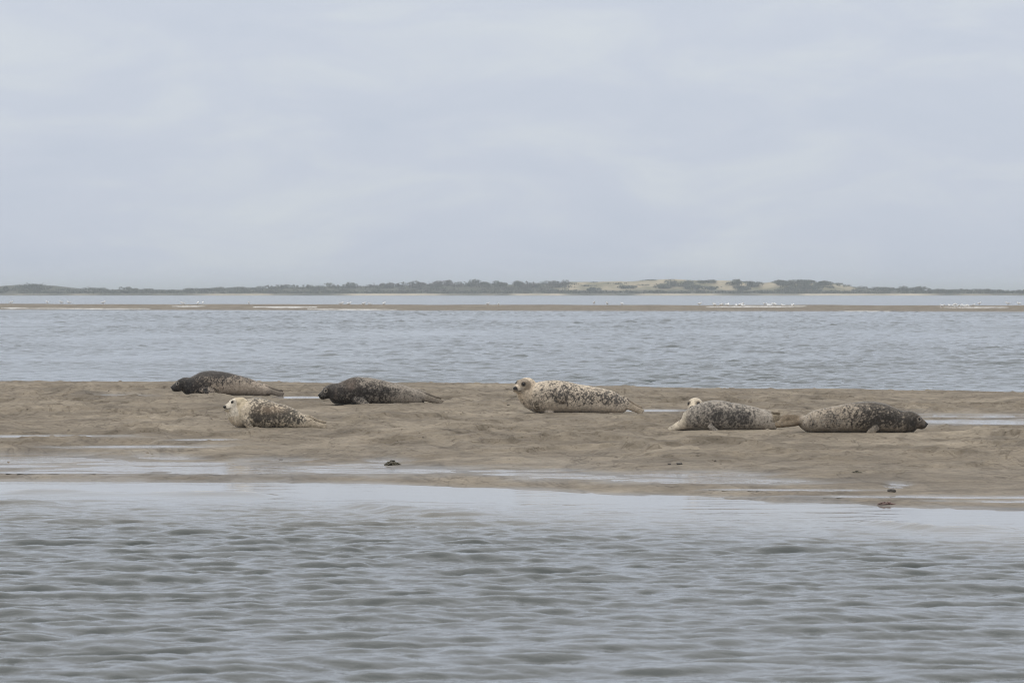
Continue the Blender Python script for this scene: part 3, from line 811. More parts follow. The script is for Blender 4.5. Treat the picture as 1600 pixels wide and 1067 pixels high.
def trunk(S, top, bot, x0, zb, sc, xs_, wk=1.08, yoff=None, flat=0.72):
    # top and bottom outline of the trunk -> oval sections with a belly spread on the sand
    tx, tz = zip(*top); bx, bz = zip(*bot)
    xs_ = np.array(xs_, float)
    t = (zb - np.interp(xs_, tx, tz)) / sc; b = (zb - np.interp(xs_, bx, bz)) / sc
    cx = (xs_ - x0) / sc; hh = (t - b) / 2; cz = (t + b) / 2
    yo = np.zeros(len(xs_)) if yoff is None else np.interp(xs_, *zip(*yoff))
    # round off both ends of the trunk
    dr = 1.0 if cx[-1] > cx[0] else -1.0
    cz = np.concatenate([[cz[0] + 0.22 * hh[0], cz[0] + 0.12 * hh[0]], cz, [cz[-1], cz[-1]]])
    cx = np.concatenate([[cx[0] - dr * 0.62 * hh[0], cx[0] - dr * 0.38 * hh[0]], cx, [cx[-1] + dr * 0.35 * hh[-1], cx[-1] + dr * 0.6 * hh[-1]]])
    yo = np.concatenate([[yo[0]] * 2, yo, [yo[-1]] * 2])
    hh = np.concatenate([[hh[0] * 0.30, hh[0] * 0.72], hh, [hh[-1] * 0.78, hh[-1] * 0.35]])
    S.tube(np.stack([cx, yo, cz], 1), hh * wk, hh, fixed=((0, 1, 0), (0, 0, 1)), per=4, n=36, flat=flat)

def to_head(co, H, k):
    p, f, sd_, up = H; d = (co - p) / k
    return d @ f, d @ sd_, d @ up

def blend(c, m, col): return c * (1 - m[:, None]) + np.array(col)[None] * m[:, None]

def mottle(co, seed, lo=-0.05, hi=0.25, bias=0.0):
    q = co + seed * 3.1
    lo, hi = lo - 0.19, hi + 0.19
    n = 0.20 * noise3(q * 8.0) + 0.28 * noise3(q * 18.0) + 0.52 * noise3(q * 38.0 + 5) + 0.52 * noise3(q * 70.0 + 9)
    return sstep(lo, hi, n + bias)

def face_paint(c, co, H, k, dark, ring=None, muzzle=None, mouth=True, only=True):
    a, s_, u = to_head(co, H, k)
    infront = ((a > 0.02) & (a < 0.22) & (np.abs(s_) < 0.10) & (np.abs(u) < 0.10)) & only
    if muzzle is not None: c = blend(c, infront * sstep(0.10, 0.135, a), muzzle)
    if ring is not None:
        for y in (-1, 1):
            d = np.sqrt((a - 0.092) ** 2 + (u - 0.030) ** 2 + (s_ - y * 0.058) ** 2)
            c = blend(c, infront * sstep(0.031, 0.025, d), ring)
    for y in (-1, 1):
        d = np.sqrt((a - 0.092) ** 2 + (u - 0.030) ** 2 + (s_ - y * 0.058) ** 2)
        c = blend(c, infront * sstep(0.0195, 0.0145, d), dark)
    if mouth:
        ml = -0.046 + 0.10 * (0.16 - a)
        c = blend(c, infront * sstep(0.008, 0.003, np.abs(u - ml)) * sstep(0.105, 0.12, a) * 0.75, dark)
    c = blend(c, infront * sstep(0.156, 0.168, a) * (u > -0.036), dark)
    return c

# --- dark-headed seal lying flat, far left
def seal_far_left():
    S = Shell(); x0, zb, sc = 500, 328, 634
    top = [(225, 175), (300, 140), (340, 116), (400, 99), (460, 95), (520, 97), (600, 110), (700, 134), (800, 163), (880, 196), (940, 235), (990, 285)]
    bot = [(225, 300), (255, 318), (300, 329), (900, 329), (960, 322), (990, 310)]
    trunk(S, top, bot, x0, zb, sc, (228, 270, 310, 350, 400, 460, 530, 610, 700, 790, 870, 930, 975, 990), 1.10)
    H = head_frame(((222 - x0) / sc, -0.01, (zb - 215) / sc), (-1, -0.16, -0.16))
    add_head(S, H, 1.08)
    S.tube([H[0] + np.array([0.0, 0, -0.02]), H[0] + np.array([0.08, 0, -0.03]), ((330 - x0) / sc, 0, 0.15)], [0.10, 0.125, 0.13], [0.105, 0.118, 0.115], per=5)
    hind_pair(S, 0.67, 0.955, 0.115, 0.045, 1)
    flipper(S, [(-0.20, -0.165, 0.12), (-0.13, -0.205, 0.105), (-0.04, -0.222, 0.060), (0.03, -0.226, 0.020)], [0.055, 0.062, 0.052, 0.02], [0.030, 0.024, 0.018, 0.010], (0.3, -1, 0.4))
    def paint(co, nr):
        x, y, z = co.T
        L_, D_ = np.array([0.40, 0.335, 0.27]), np.array([0.036, 0.030, 0.027])
        m = mottle(co, 1, -0.20, 0.22, 0.30 - 0.9 * sstep(0.34, 0.06, z) * sstep(-0.25, 0.2, x) + 0.7 * sstep(0.27, 0.36, z))
        c = L_[None] * (1 - m[:, None]) + D_[None] * m[:, None]
        c = blend(c, sstep(0.14, 0.04, z) * sstep(-0.1, 0.2, x) * 0.6, (0.20, 0.17, 0.145))
        c = blend(c, sstep(-0.25, -0.36, x) * (0.75 + 0.25 * sstep(-.2, .2, noise3(co * 14))), (0.020, 0.017, 0.016))
        c = blend(c, sstep(0.045, 0.02, np.hypot(x + 0.13, (z - 0.10))) * (y < -0.1), (0.015, 0.013, 0.012))
        c = blend(c, sstep(0.70, 0.78, x) * 0.7, (0.12, 0.10, 0.08))
        return face_paint(c, co, H, 1.08, (0.008, 0.007, 0.007), (0.26, 0.23, 0.20), (0.030, 0.026, 0.024))
    finish_seal(S, 'dark headed seal lying flat nearest the water at the back, head to the left', (-4.15, 59.78), [(H, 1.08)], paint)

# --- dark brown seal behind the middle
def seal_brown():
    S = Shell(); x0, zb, sc = 700, 482, 813
    top = [(270, 255), (330, 246), (360, 231), (420, 206), (470, 188), (540, 184), (650, 191), (750, 210), (850, 234), (950, 255), (1050, 284), (1130, 322), (1180, 360), (1215, 420)]
    bot = [(270, 462), (330, 474), (500, 478), (900, 487), (1150, 487), (1195, 478), (1215, 455)]
    trunk(S, top, bot, x0, zb, sc, (275, 320, 360, 410, 470, 540, 640, 740, 850, 950, 1040, 1120, 1175, 1205, 1215), 1.12)
    H = head_frame(((255 - x0) / sc, -0.015, (zb - 332) / sc), (-1, -0.30, -0.24))
    add_head(S, H, 1.02)
    S.tube([H[0] + np.array([0.0, 0, -0.015]), H[0] + np.array([0.08, 0, -0.03]), ((400 - x0) / sc, 0, 0.16)], [0.100, 0.125, 0.15], [0.105, 0.122, 0.145], per=5)
    hind_pair(S, 0.57, 0.875, 0.145, 0.050, 1)
    flipper(S, [(-0.26, -0.17, 0.10), (-0.19, -0.205, 0.07), (-0.11, -0.225, 0.030), (-0.05, -0.23, 0.008)], [0.05, 0.056, 0.045, 0.02], [0.028, 0.022, 0.016, 0.010], (0.2, -1, 0.5))
    def paint(co, nr):
        x, y, z = co.T
        L_, D_ = np.array([0.28, 0.245, 0.205]), np.array([0.034, 0.028, 0.024])
        band = np.exp(-((z - 0.17 + 0.05 * x) / 0.07) ** 2) * sstep(-0.45, -0.1, x) * sstep(0.42, 0.12, x)
        m = mottle(co, 2, -0.22, 0.30, -0.06 + 0.55 * band + 0.45 * sstep(-0.05, -0.35, x) - 0.35 * sstep(0.1, 0.5, x))
        c = L_[None] * (1 - m[:, None]) + D_[None] * m[:, None]
        c = blend(c, 0.65 * sstep(-0.15, -0.3, x) * sstep(0.24, 0.31, z), (0.060, 0.040, 0.028))
        c = blend(c, 0.6 * np.exp(-(((x + 0.29) / 0.07) ** 2 + ((z - 0.245) / 0.045) ** 2)) * (y < 0), (0.20, 0.155, 0.125))
        c = blend(c, sstep(-0.44, -0.52, x) * 0.85, (0.030, 0.024, 0.021))
        c = blend(c, 0.6 * np.exp(-(((x + 0.49) / 0.02) ** 2 + ((z - 0.16) / 0.06) ** 2)) * (y < 0), (0.15, 0.12, 0.10))
        c = blend(c, sstep(0.62, 0.70, x) * 0.8, (0.17, 0.14, 0.105))
        return face_paint(c, co, H, 1.02, (0.008, 0.007, 0.007), (0.34, 0.29, 0.24), (0.04, 0.033, 0.028))
    finish_seal(S, 'dark brown grizzled seal lying flat with a pale ring round its eye', (-1.77, 54.88), [(H, 1.02)], paint)

# --- pale spotted seal with its head raised
def seal_raised():
    S = Shell(); x0, zb, sc = 750, 474, 836
    top = [(275, 235), (330, 178), (390, 152), (450, 141), (530, 133), (620, 138), (700, 150), (800, 174), (900, 190), (1000, 208), (1100, 230), (1160, 252), (1220, 292), (1265, 350), (1285, 400)]
    bot = [(275, 372), (300, 415), (345, 458), (450, 470), (700, 474), (1000, 482), (1180, 482), (1230, 470), (1270, 450), (1285, 430)]
    trunk(S, top, bot, x0, zb, sc, (282, 310, 345, 390, 450, 530, 620, 710, 800, 900, 1000, 1090, 1160, 1220, 1262, 1284), 1.04)
    H = head_frame(((262 - x0) / sc, -0.02, (zb - 187) / sc), (-1, -0.95, -0.10), -4)
    add_head(S, H, 1.07)
    S.tube([H[0] + np.array([0.015, 0, -0.01]), ((256 - x0) / sc, -0.02, (zb - 250) / sc), ((306 - x0) / sc, 0, (zb - 315) / sc), ((370 - x0) / sc, 0, (zb - 335) / sc)], [0.095, 0.110, 0.135, 0.155], [0.098, 0.106, 0.124, 0.150], up=(1, 0, 0.3), per=6)
    hind_pair(S, 0.60, 0.835, 0.145, 0.035, 1)
    flipper(S, [(-0.20, -0.165, 0.295), (-0.16, -0.200, 0.245), (-0.145, -0.212, 0.19), (-0.135, -0.205, 0.148)], [0.048, 0.062, 0.058, 0.030], [0.030, 0.026, 0.022, 0.012], (0.2, -1, 0.1))
    flipper(S, [(-0.40, 0.06, 0.05), (-0.33, -0.10, 0.03), (-0.24, -0.18, 0.016)], [0.05, 0.05, 0.02], [0.022, 0.016, 0.010], (0, 0, 1))
    def paint(co, nr):
        x, y, z = co.T
        C_, G_, D_ = np.array([0.59, 0.505, 0.40]), np.array([0.50, 0.435, 0.36]), np.array([0.055, 0.049, 0.046])
        c = C_[None] * np.ones((len(co), 1))
        c = blend(c, sstep(0.18, 0.05, z) * 0.6, G_)
        m = mottle(co, 3, 0.02, 0.26, -0.22 + 0.50 * np.exp(-((z - 0.24 + 0.10 * x) / 0.10) ** 2) * sstep(-0.6, -0.2, x) - 0.45 * sstep(0.13, 0.05, z) + 0.12 * sstep(0.3, 0.37, z))
        c = blend(c, m * 0.92, D_)
        c = blend(c, 0.85 * mottle(co, 8, -0.02, 0.2, -0.05 + 0.25 * np.exp(-((z - 0.13) / 0.08) ** 2)) * np.exp(-((x + 0.46) / 0.12) ** 2) * sstep(0.30, 0.2, z), (0.085, 0.072, 0.055))
        fl = np.exp(-(((x + 0.10) / 0.020) ** 2 + ((z - 0.20) / 0.055) ** 2)) + np.exp(-(((x + 0.145) / 0.05) ** 2 + ((z - 0.138) / 0.018) ** 2)) + 0.7 * np.exp(-(((x + 0.22) / 0.016) ** 2 + ((z - 0.19) / 0.06) ** 2))
        c = blend(c, np.clip(fl, 0, 0.85) * (y < -0.1), (0.07, 0.06, 0.052))  # dark outline painted round the fore flipper, standing in for its contour shade
        c = blend(c, 0.7 * sstep(0.62, 0.70, x), (0.30, 0.24, 0.17))
        a, s_, u = to_head(co, H, 1.07)
        hd = (a > -0.12) & (a < 0.25) & (np.abs(s_) < 0.13) & (np.abs(u) < 0.14)
        c = blend(c, hd * 0.75 * sstep(-0.14, -0.04, a), (0.62, 0.52, 0.40))
        c = blend(c, hd * 0.7 * sstep(0.075, 0.06, np.hypot(a - 0.07, u - 0.03)) * (s_ > -0.2), (0.17, 0.135, 0.10))
        c = blend(c, hd * 0.8 * sstep(0.05, 0.03, np.hypot(a - 0.125, u + 0.045)), (0.42, 0.37, 0.31))
        return face_paint(c, co, H, 1.07, (0.012, 0.010, 0.010), (0.09, 0.07, 0.055), None)
    finish_seal(S, 'cream seal with grey spots holding its head up, alone in the middle of the bank', (0.75, 51.58), [(H, 1.07)], paint, eye_k=1.1)

# --- cream seal rolled on its side, nearest at left
def seal_front_left():
    S = Shell(); x0, zb, sc = 950, 609, 828
    top = [(625, 430), (660, 385), (700, 360), (760, 341), (830, 323), (900, 323), (960, 341), (1050, 374), (1150, 400), (1220, 434), (1300, 488), (1345, 530), (1370, 565)]
    bot = [(625, 520), (650, 570), (690, 600), (750, 607), (850, 608), (1000, 611), (1200, 616), (1280, 616), (1330, 604), (1370, 585)]
    trunk(S, top, bot, x0, zb, sc, (632, 660, 695, 740, 800, 870, 950, 1040, 1130, 1210, 1280, 1330, 1368), 1.08)
    H = head_frame(((690 - x0) / sc, -0.02, (zb - 388) / sc), (-1, -0.45, -0.06), 10)
    add_head(S, H, 0.95)
    S.tube([H[0] + np.array([0.03, 0, -0.01]), ((668 - x0) / sc, -0.015, (zb - 440) / sc), ((706 - x0) / sc, 0, (zb - 495) / sc), ((790 - x0) / sc, 0, (zb - 475) / sc)], [0.086, 0.112, 0.132, 0.15], [0.088, 0.110, 0.122, 0.15], up=(1, 0, 0.3), per=6)
    hind_pair(S, 0.45, 0.66, 0.085, 0.036, 1, wide=0.042)
    flipper(S, [(-0.24, -0.135, 0.15), (-0.225, -0.170, 0.10), (-0.19, -0.185, 0.045), (-0.135, -0.185, 0.006)], [0.045, 0.05, 0.042, 0.018], [0.024, 0.020, 0.016, 0.010], (-0.8, -0.8, 0.2))
    def paint(co, nr):
        x, y, z = co.T
        C_, D_ = np.array([0.61, 0.525, 0.405]), np.array([0.040, 0.035, 0.030])
        c = C_[None] * np.ones((len(co), 1))
        m = mottle(co, 4, -0.02, 0.30, -0.40 + 0.72 * sstep(-0.30, -0.10, x) * (1 - 0.55 * sstep(0.30, 0.45, x)) - 0.30 * sstep(0.10, 0.03, z) + 0.30 * np.exp(-(((x - 0.0) / 0.2) ** 2 + ((z - 0.14) / 0.05) ** 2)))
        c = blend(c, m * 0.92, D_)
        c = blend(c, 0.5 * np.exp(-(((x - 0.05) / 0.16) ** 2 + ((z - 0.22) / 0.05) ** 2)), (0.34, 0.25, 0.17))
        c = blend(c, 0.75 * sstep(-0.18, 0.1, noise3(co * 22)) * np.exp(-(((x + 0.235) / 0.05) ** 2 + ((z - 0.07) / 0.07) ** 2)), (0.13, 0.115, 0.095))
        c = blend(c, 0.55 * sstep(0.40, 0.47, x), (0.22, 0.175, 0.12))
        a, s_, u = to_head(co, H, 0.95)
        hd = (a > -0.09) & (a < 0.25) & (np.abs(s_) < 0.13) & (np.abs(u) < 0.14)
        c = blend(c, hd * 0.85 * sstep(-0.10, -0.05, a) * sstep(0.06, 0.03, a), (0.52, 0.44, 0.31))
        c = blend(c, hd * 0.9 * sstep(0.045, 0.06, a), (0.70, 0.64, 0.54))
        return face_paint(c, co, H, 0.95, (0.015, 0.013, 0.012), None, None)
    finish_seal(S, 'cream mottled seal nearest the shore at left, chest bare and head turned up', (-2.70, 46.97), [(H, 0.95)], paint, eye_k=1.15)

# --- grey mottled seal with its back turned, looking over its shoulder
def seal_back_turned():
    S = Shell(); x0, zb, sc = 800, 510, 1076
    top = [(318, 385), (335, 325), (360, 278), (420, 238), (500, 198), (580, 172), (650, 157), (740, 153), (800, 159), (900, 180), (1000, 196), (1100, 216), (1200, 240), (1300, 280), (1390, 345), (1430, 410)]
    bot = [(318, 470), (340, 495), (480, 503), (600, 506), (750, 512), (850, 518), (1000, 518), (1150, 510), (1350, 510), (1405, 490), (1430, 455)]
    trunk(S, top, bot, x0, zb, sc, (322, 345, 375, 430, 500, 580, 660, 740, 820, 910, 1000, 1100, 1200, 1290, 1370, 1412, 1428), 1.10)
    H = head_frame(((494 - x0) / sc, 0.37, (zb - 219) / sc), (-0.24, -1, -0.10), 0)
    add_head(S, H, 0.90)
    S.tube([H[0] + np.array([0.0, 0.02, -0.02]), ((512 - x0) / sc, 0.38, 0.19), ((540 - x0) / sc, 0.26, 0.12), ((640 - x0) / sc, 0.08, 0.13)], [0.085, 0.115, 0.14, 0.15], [0.085, 0.110, 0.13, 0.13], up=(0, 1, 0.2), per=6)
    # fore flipper stretched out to the left
    flipper(S, [((370 - x0) / sc, 0.02, 0.075), ((300 - x0) / sc, -0.005, 0.058), ((240 - x0) / sc, -0.02, 0.034), ((195 - x0) / sc, -0.025, 0.024), ((172 - x0) / sc, -0.025, 0.018)], [0.075, 0.060, 0.052, 0.044, 0.02], [0.060, 0.046, 0.032, 0.022, 0.010], (0, -0.5, 1))
    hind_pair(S, 0.46, 0.62, 0.165, 0.150, 1, y0=0.03, wide=0.045)
    flipper(S, [(-0.16, -0.165, 0.065), (-0.125, -0.190, 0.040), (-0.085, -0.198, 0.014), (-0.06, -0.198, 0.000)], [0.026, 0.032, 0.028, 0.014], [0.022, 0.020, 0.016, 0.010], (0.2, -1, 0.4))
    def paint(co, nr):
        x, y, z = co.T
        G_, D_ = np.array([0.37, 0.33, 0.28]), np.array([0.030, 0.027, 0.026])
        c = G_[None] * np.ones((len(co), 1))
        band = np.exp(-((z - 0.165 + 0.02 * x) / 0.055) ** 2) * sstep(-0.22, -0.05, x) * sstep(0.32, 0.15, x)
        m = mottle(co, 5, -0.15, 0.30, 0.12 + 0.95 * band - 0.35 * sstep(0.07, 0.02, z) - 0.5 * sstep(0.30, 0.42, x) - 0.10 * sstep(0.2, 0.3, z))
        c = blend(c, m * 0.92, D_)
        c = blend(c, 0.5 * mottle(co, 9, 0.1, 0.3), (0.40, 0.36, 0.31))
        c = blend(c, sstep(-0.385, -0.425, x) * (z < 0.2), (0.66, 0.58, 0.45))
        c = blend(c, 0.5 * sstep(-0.33, -0.42, x), (0.42, 0.37, 0.30))
        c = blend(c, 0.75 * np.exp(-(((x + 0.465) / 0.010) ** 2 + ((z - 0.115) / 0.020) ** 2)), (0.10, 0.085, 0.07))
        c = blend(c, 0.7 * np.exp(-(((x + 0.55) / 0.02) ** 2 + ((z - 0.045) / 0.014) ** 2)), (0.10, 0.08, 0.06))
        c = blend(c, sstep(0.50, 0.54, x) * (z > 0.10), (0.20, 0.16, 0.11))
        a, s_, u = to_head(co, H, 0.90)
        hd = (y > 0.22) & (z > 0.12)
        c = blend(c, hd * 0.97, (0.56, 0.485, 0.375))
        for q in (-1, 1):
            d = np.sqrt((a - 0.092) ** 2 + (u - 0.030) ** 2 + (s_ - q * 0.058) ** 2)
            c = blend(c, hd * 0.8 * sstep(0.042, 0.026, d), (0.13, 0.10, 0.075))
        return face_paint(c, co, H, 0.90, (0.015, 0.013, 0.012), None, None, True, y > 0.19)
    finish_seal(S, 'grey mottled seal lying with its back turned, cream head peering over its shoulder', (2.25, 45.47), [(H, 0.90)], paint, eye_k=1.15)

# --- speckled dark seal, head to the right
def seal_right():
    S = Shell(); x0, zb, sc = 800, 457, 927
    top = [(300, 345), (330, 300), (380, 258), (440, 229), (520, 205), (650, 185), (780, 160), (870, 146), (950, 142), (1050, 147), (1130, 161), (1200, 190), (1280, 228), (1340, 236), (1390, 260)]
    bot = [(300, 385), (330, 412), (380, 448), (440, 454), (560, 456), (900, 456), (1250, 458), (1340, 456), (1390, 445)]
    trunk(S, top, bot, x0, zb, sc, (304, 325, 360, 410, 470, 560, 660, 770, 870, 950, 1050, 1140, 1210, 1280, 1340, 1385), 1.12)
    H = head_frame(((1378 - x0) / sc, -0.015, (zb - 318) / sc), (1, -0.20, -0.20))
    add_head(S, H, 0.98)
    S.tube([H[0] + np.array([0.0, 0, -0.015]), H[0] + np.array([-0.07, 0, -0.03]), ((1240 - x0) / sc, 0, 0.14)], [0.098, 0.118, 0.12], [0.102, 0.112, 0.105], per=5)
    for q, zz, yy in ((0, 0.125, -0.02), (1, 0.185, 0.03)):
        x_a, x_b = -0.50, (-0.80 if q == 0 else -0.745)
        path = [(x_a + 0.10, yy * 0.5, 0.135), (x_a, yy, 0.140 + 0.02 * q), (x_a - 0.10, yy, zz - 0.01), (x_b + 0.06, yy, zz - 0.018), (x_b, yy, zz - 0.030)]
        flipper(S, path, [0.05, 0.045, 0.045, 0.058, 0.034], [0.048, 0.034, 0.026, 0.022, 0.010], (0, -0.75, 1))
        for toe in (-0.7, 0.0, 0.7):
            a = np.array(path[1]); b = np.array(path[-1]); off = np.array([0, 0.6, 0.8]) * toe
            S.tube([a + off * 0.02, (a + b) / 2 + off * 0.035, b + off * 0.042 + np.array([0.02 * abs(toe), 0, 0])], [0.012, 0.013, 0.007], [0.022, 0.021, 0.010], per=4, n=10)
    flipper(S, [(0.26, -0.18, 0.080), (0.22, -0.205, 0.052), (0.17, -0.215, 0.018), (0.14, -0.215, 0.002)], [0.036, 0.040, 0.032, 0.016], [0.026, 0.022, 0.016, 0.010], (-0.2, -1, 0.4))
    def paint(co, nr):
        x, y, z = co.T
        L_, D_ = np.array([0.36, 0.305, 0.24]), np.array([0.040, 0.033, 0.027])
        m = mottle(co, 6, -0.16, 0.26, -0.02 + 0.30 * sstep(-0.1, 0.3, x) - 0.55 * sstep(0.10, 0.03, z) - 0.22 * sstep(-0.1, -0.45, x) + 0.25 * np.exp(-((z - 0.16) / 0.06) ** 2) * sstep(0, 0.2, x))
        c = L_[None] * (1 - m[:, None]) + D_[None] * m[:, None]
        c = blend(c, 0.55 * mottle(co, 12, 0.05, 0.25) * sstep(0.05, -0.25, x) * np.exp(-((z - 0.15) / 0.06) ** 2), (0.36, 0.34, 0.30))
        c = blend(c, 0.6 * sstep(0.12, 0.02, z), (0.155, 0.132, 0.105))
        c = blend(c, 0.65 * sstep(0.27, 0.33, z) * sstep(-.2, .1, x), (0.075, 0.062, 0.050))
        c = blend(c, 0.8 * sstep(0.52, 0.58, x), (0.055, 0.045, 0.036))
        c = blend(c, 0.8 * np.exp(-(((x - 0.635) / 0.04) ** 2 + ((z - 0.11) / 0.05) ** 2)), (0.018, 0.016, 0.015))
        c = blend(c, 0.7 * np.exp(-(((x - 0.70) / 0.03) ** 2 + ((z - 0.09) / 0.06) ** 2)), (0.15, 0.125, 0.10))
        c = blend(c, sstep(-0.50, -0.56, x) * 0.9, (0.145, 0.105, 0.062))
        c = blend(c, 0.5 * sstep(-0.50, -0.56, x) * sstep(0, 0.2, noise3(co * 30)), (0.09, 0.065, 0.04))
        c = blend(c, 0.5 * np.exp(-(((x - 0.20) / 0.06) ** 2 + ((z - 0.07) / 0.03) ** 2)) * (y < -.1), (0.13, 0.11, 0.09))
        return face_paint(c, co, H, 0.98, (0.008, 0.007, 0.007), (0.28, 0.24, 0.20), (0.10, 0.083, 0.066))
    finish_seal(S, 'speckled dark seal facing right, its brown hind flippers touching the grey seal', (3.54, 44.52), [(H, 0.98)], paint)

seal_far_left(); seal_brown(); seal_raised(); seal_front_left(); seal_back_turned(); seal_right()

# ------------------------------------------------------------------ stranded weed, stones
MAT_KELP = simple('kelp', (0.060, 0.050, 0.026), 0.55, 30, 0.6, 0.01)
MAT_REDWEED = simple('red_weed', (0.14, 0.085, 0.070), 0.6, 30, 0.5, 0.01)
MAT_STONE = simple('dark_stone', (0.085, 0.076, 0.066), 0.75, 25, 0.4, 0.01)

def weed(name, label, x, y, w, h, n, mat, seed):
    gg = np.random.default_rng(seed); z = ground_at(x, y)
    S = Shell()
    S.tube([(-w * 0.5, 0, 0), (-w * 0.3, 0, h * 0.25), (0, 0, h * 0.38), (w * 0.3, 0, h * 0.25), (w * 0.5, 0, 0)], [0.01, w * 0.2, w * 0.26, w * 0.2, 0.01], [0.005, h * 0.3, h * 0.42, h * 0.3, 0.005], per=4, n=12)
    for i in range(n):
        a = gg.uniform(0, 6.28); r = w * gg.uniform(0.05, 0.5); c = np.array([r * math.cos(a), 0.5 * r * math.sin(a), 0])
        top_ = h * gg.uniform(0.5, 1.1) * (1 - 1.4 * r / w) + 0.005
        d = np.array([math.cos(a), 0.5 * math.sin(a), 0]) * w * gg.uniform(0.05, 0.16)
        S.tube([c * 0.5, c * 0.8 + np.array([0, 0, top_]), c + d + np.array([0, 0, top_ * 0.6]), c + d * 2 + np.array([0, 0, 0.002])], [0.012, 0.016, 0.014, 0.004], [0.004, 0.004, 0.004, 0.002], per=4, n=6)
    me = bpy.data.meshes.new(name); me.from_pydata([tuple(v) for v in S.v], [], S.f); me.update()
    tag(link(name, me, mat, None, (x, y, z - 0.004)), label, 'seaweed')
weed('seaweed_clump', 'dark brown heap of seaweed beside a small bright pool', -1.115, 39.68, 0.135, 0.052, 26, MAT_KELP, 3)
weed('seaweed_clump', 'flat reddish seaweed heap at the water edge on the right', 2.89, 32.95, 0.12, 0.030, 14, MAT_REDWEED, 4)
weed('seaweed_clump', 'small dark scrap of seaweed on open sand above the two bright puddles', 3.03, 37.46, 0.075, 0.020, 8, MAT_KELP, 5)
weed('seaweed_clump', 'pale dried scrap of seaweed in the pool at the left edge', -4.78, 40.3, 0.14, 0.022, 10, simple('dry_weed', (0.21, 0.16, 0.105), 0.8, 30), 6)

def stone(label, x, y, w, d, h, seed, rot=0.0):
    import bmesh
    bm = bmesh.new(); bmesh.ops.create_icosphere(bm, subdivisions=3, radius=1.0)
    P = np.array([v.co[:] for v in bm.verts])
    k = 1 + 0.22 * noise3(P * 1.3 + seed) + 0.08 * noise3(P * 4 + seed)
    P = np.sign(P) * np.abs(P) ** 0.8 * k[:, None] * np.array([w / 2, d / 2, h / 2])
    for v, p in zip(bm.verts, P): v.co = p
    me = bpy.data.meshes.new('stone'); bm.to_mesh(me); bm.free()
    for pl in me.polygons: pl.use_smooth = True
    o = link('stone', me, MAT_STONE, None, (x, y, ground_at(x, y) + h * 0.28)); o.rotation_euler = (0, 0, rot)
    tag(o, label, 'stone')
stone('blocky dark stone half sunk just below the two bright puddles', 3.06, 34.40, 0.066, 0.07, 0.034, 2.2, 0.2)
stone('small dark pebble at the head of the middle pool, right one of two', 1.52, 38.72, 0.055, 0.05, 0.020, 5.2)
stone('tiny dark pebble at the head of the middle pool, left one of two', 1.43, 38.75, 0.030, 0.03, 0.014, 7.7)
stone('small dark pebble at the rim of the little pool right of the left pools', -2.22, 40.95, 0.05, 0.06, 0.018, 9.1)

# ------------------------------------------------------------------ gulls on the far bar
MAT_WHITE = simple('gull_white', (0.88, 0.88, 0.86), 0.7, 10, 0.04, 0.002)
MAT_GREY = simple('gull_grey', (0.78, 0.79, 0.80), 0.7, 10, 0.1, 0.002)
MAT_BILL = Mat('gull_bill', 0.5, (0.45, 0.22, 0.03)).m
def sh_mesh(name, S, mat):
    me = bpy.data.meshes.new(name); me.from_pydata([tuple(v) for v in S.v], [], S.f); me.update()
    for pl in me.polygons: pl.use_smooth = True
    me.materials.append(mat); return me
B = Shell()
B.tube([(-0.25, 0, 0.17), (-0.17, 0, 0.185), (-0.06, 0, 0.20), (0.06, 0, 0.215), (0.13, 0, 0.245), (0.165, 0, 0.29), (0.19, 0, 0.31), (0.225, 0, 0.305), (0.245, 0, 0.295)], [0.01, 0.035, 0.07, 0.078, 0.062, 0.04, 0.042, 0.034, 0.008], [0.006, 0.03, 0.07, 0.08, 0.065, 0.045, 0.042, 0.034, 0.008], per=2, n=10)
ME_GULL = sh_mesh('gull', B, MAT_WHITE)
Wm = {}
for q in (-1, 1):
    S = Shell(); S.tube([(0.09, q * 0.066, 0.24), (-0.02, q * 0.078, 0.235), (-0.15, q * 0.05, 0.205), (-0.29, q * 0.015, 0.18)], [0.012, 0.016, 0.014, 0.004], [0.03, 0.05, 0.035, 0.006], per=2, n=8); Wm[q] = sh_mesh('wing', S, MAT_GREY)
S = Shell(); S.tube([(0.24, 0, 0.297), (0.265, 0, 0.292), (0.29, 0, 0.286)], [0.010, 0.008, 0.002], [0.012, 0.009, 0.002], per=1, n=6); ME_BILL = sh_mesh('bill', S, MAT_BILL)
LEGS = {}
for q in (-1, 1):
    S = Shell(); S.tube([(0.0, q * 0.03, 0.16), (0.005, q * 0.03, 0.08), (0.0, q * 0.03, 0.004), (0.05, q * 0.03, 0.004)], [0.006] * 4, [0.006] * 4, per=1, n=5, up=(0, 1, 0)); LEGS[q] = sh_mesh('leg', S, MAT_BILL)

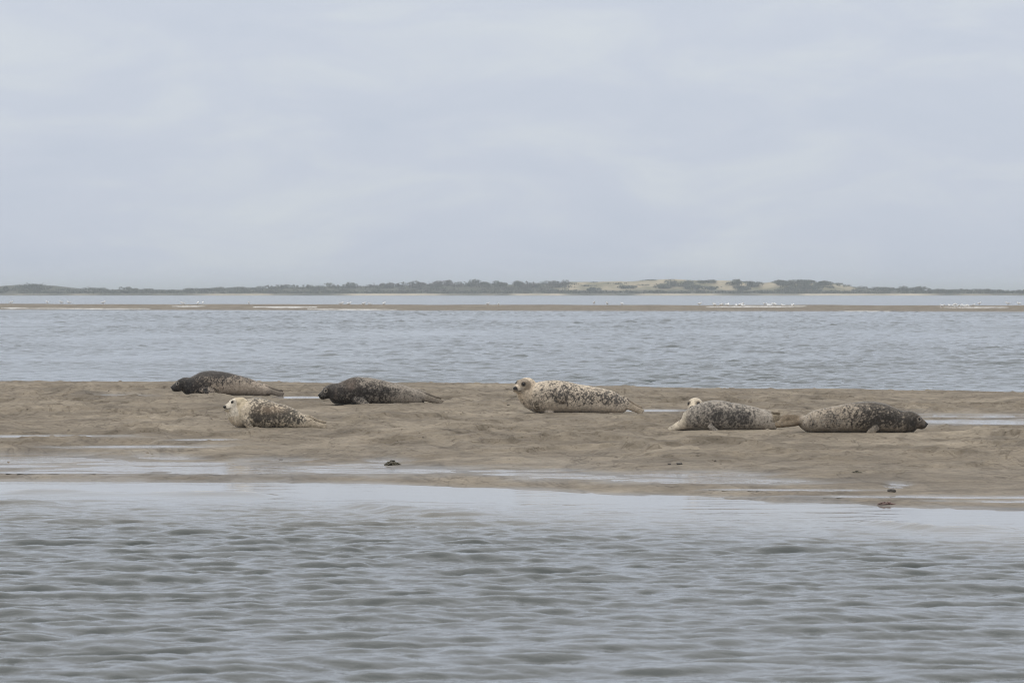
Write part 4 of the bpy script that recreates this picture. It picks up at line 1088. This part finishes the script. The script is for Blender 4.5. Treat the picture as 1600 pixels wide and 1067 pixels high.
def gull(px, up_bar, label, yaw, sc=1.0):
    y = 380.0
    for _ in range(20):
        x = (px - 800) * y / FK; y = float(bar_front(np.array([x]))[0]) + up_bar
    o = bpy.data.objects.new('gull', ME_GULL); COL.objects.link(o)
    o.location = (x, y, float(bar_height(np.array([x]), np.array([y]))[0])); o.rotation_euler = (0, 0, yaw); o.scale = (sc,) * 3
    tag(o, label, 'gull', 'gulls standing on the distant sandbar')
    for q in (-1, 1):
        link('wing', Wm[q], None, o); link('leg', LEGS[q], None, o)
    link('bill', ME_BILL, None, o)
gr = random.Random(9)
GULLS = [
    (17, 23, 'biggest white gull near the left end of the distant sandbar'), (96, 33, 'white gull on the back edge of the bar under the green hill'),
    (108, 26, 'white gull just right of the one on the back edge under the green hill'), (74, 30, 'faint white gull left of the back edge gull on the far bar'),
    (161, 23, 'lone white gull on the bar above the end of the long surf streak'),
    (286, 20, 'gull at the left end of the short bright surf streak'), (309, 21, 'gull at the right end of the short bright surf streak'), (317, 23, 'gull standing just off the right end of the short surf streak'),
    (389, 22, 'lone gull on brown sand before the second surf streak'),
    (533, 19, 'left gull of the loose pair on wet sand left of centre'), (545, 19.5, 'right gull of the loose pair on wet sand left of centre'),
    (568, 19, 'left gull of the close pair on wet sand'), (578, 18.5, 'right gull of the close pair on wet sand'), (600, 20, 'single gull right of the two pairs on wet sand'),
    (762, 21, 'left gull of the well spaced pair near the middle of the bar'), (779, 18, 'right gull of the well spaced pair near the middle of the bar'),
    (928, 26, 'left gull of the pair on the bar crest right of the middle'), (949, 21, 'right gull of the pair on the bar crest right of the middle'), (972, 22, 'faint gull right of the pair on the bar crest'),
    (1093, 22, 'gull alone at the left end of the long right hand surf streak'),
    (1575, 28, 'left gull of the last pair by the right edge of the bar'), (1592, 29, 'right gull of the last pair by the right edge of the bar'), (1530, 32, 'gull behind the bar before the last pair on the right'),
]
for px, d, lb in GULLS: gull(px, d, lb, gr.uniform(-3.1, 3.1), gr.uniform(0.85, 1.1))
for i in range(24):
    px = gr.choice((gr.gauss(1150, 18), gr.gauss(1205, 14), gr.uniform(1105, 1245)))
    gull(px, gr.uniform(17, 23), 'tiny white gull in the dense flock lining the long surf streak', gr.uniform(-3.1, 3.1), gr.uniform(0.7, 0.9))
for i in range(14):
    gull(gr.gauss(1493, 20), gr.uniform(13, 19), 'tiny white gull in the small flock near the right end of the bar', gr.uniform(-3.1, 3.1), gr.uniform(0.75, 1.0))
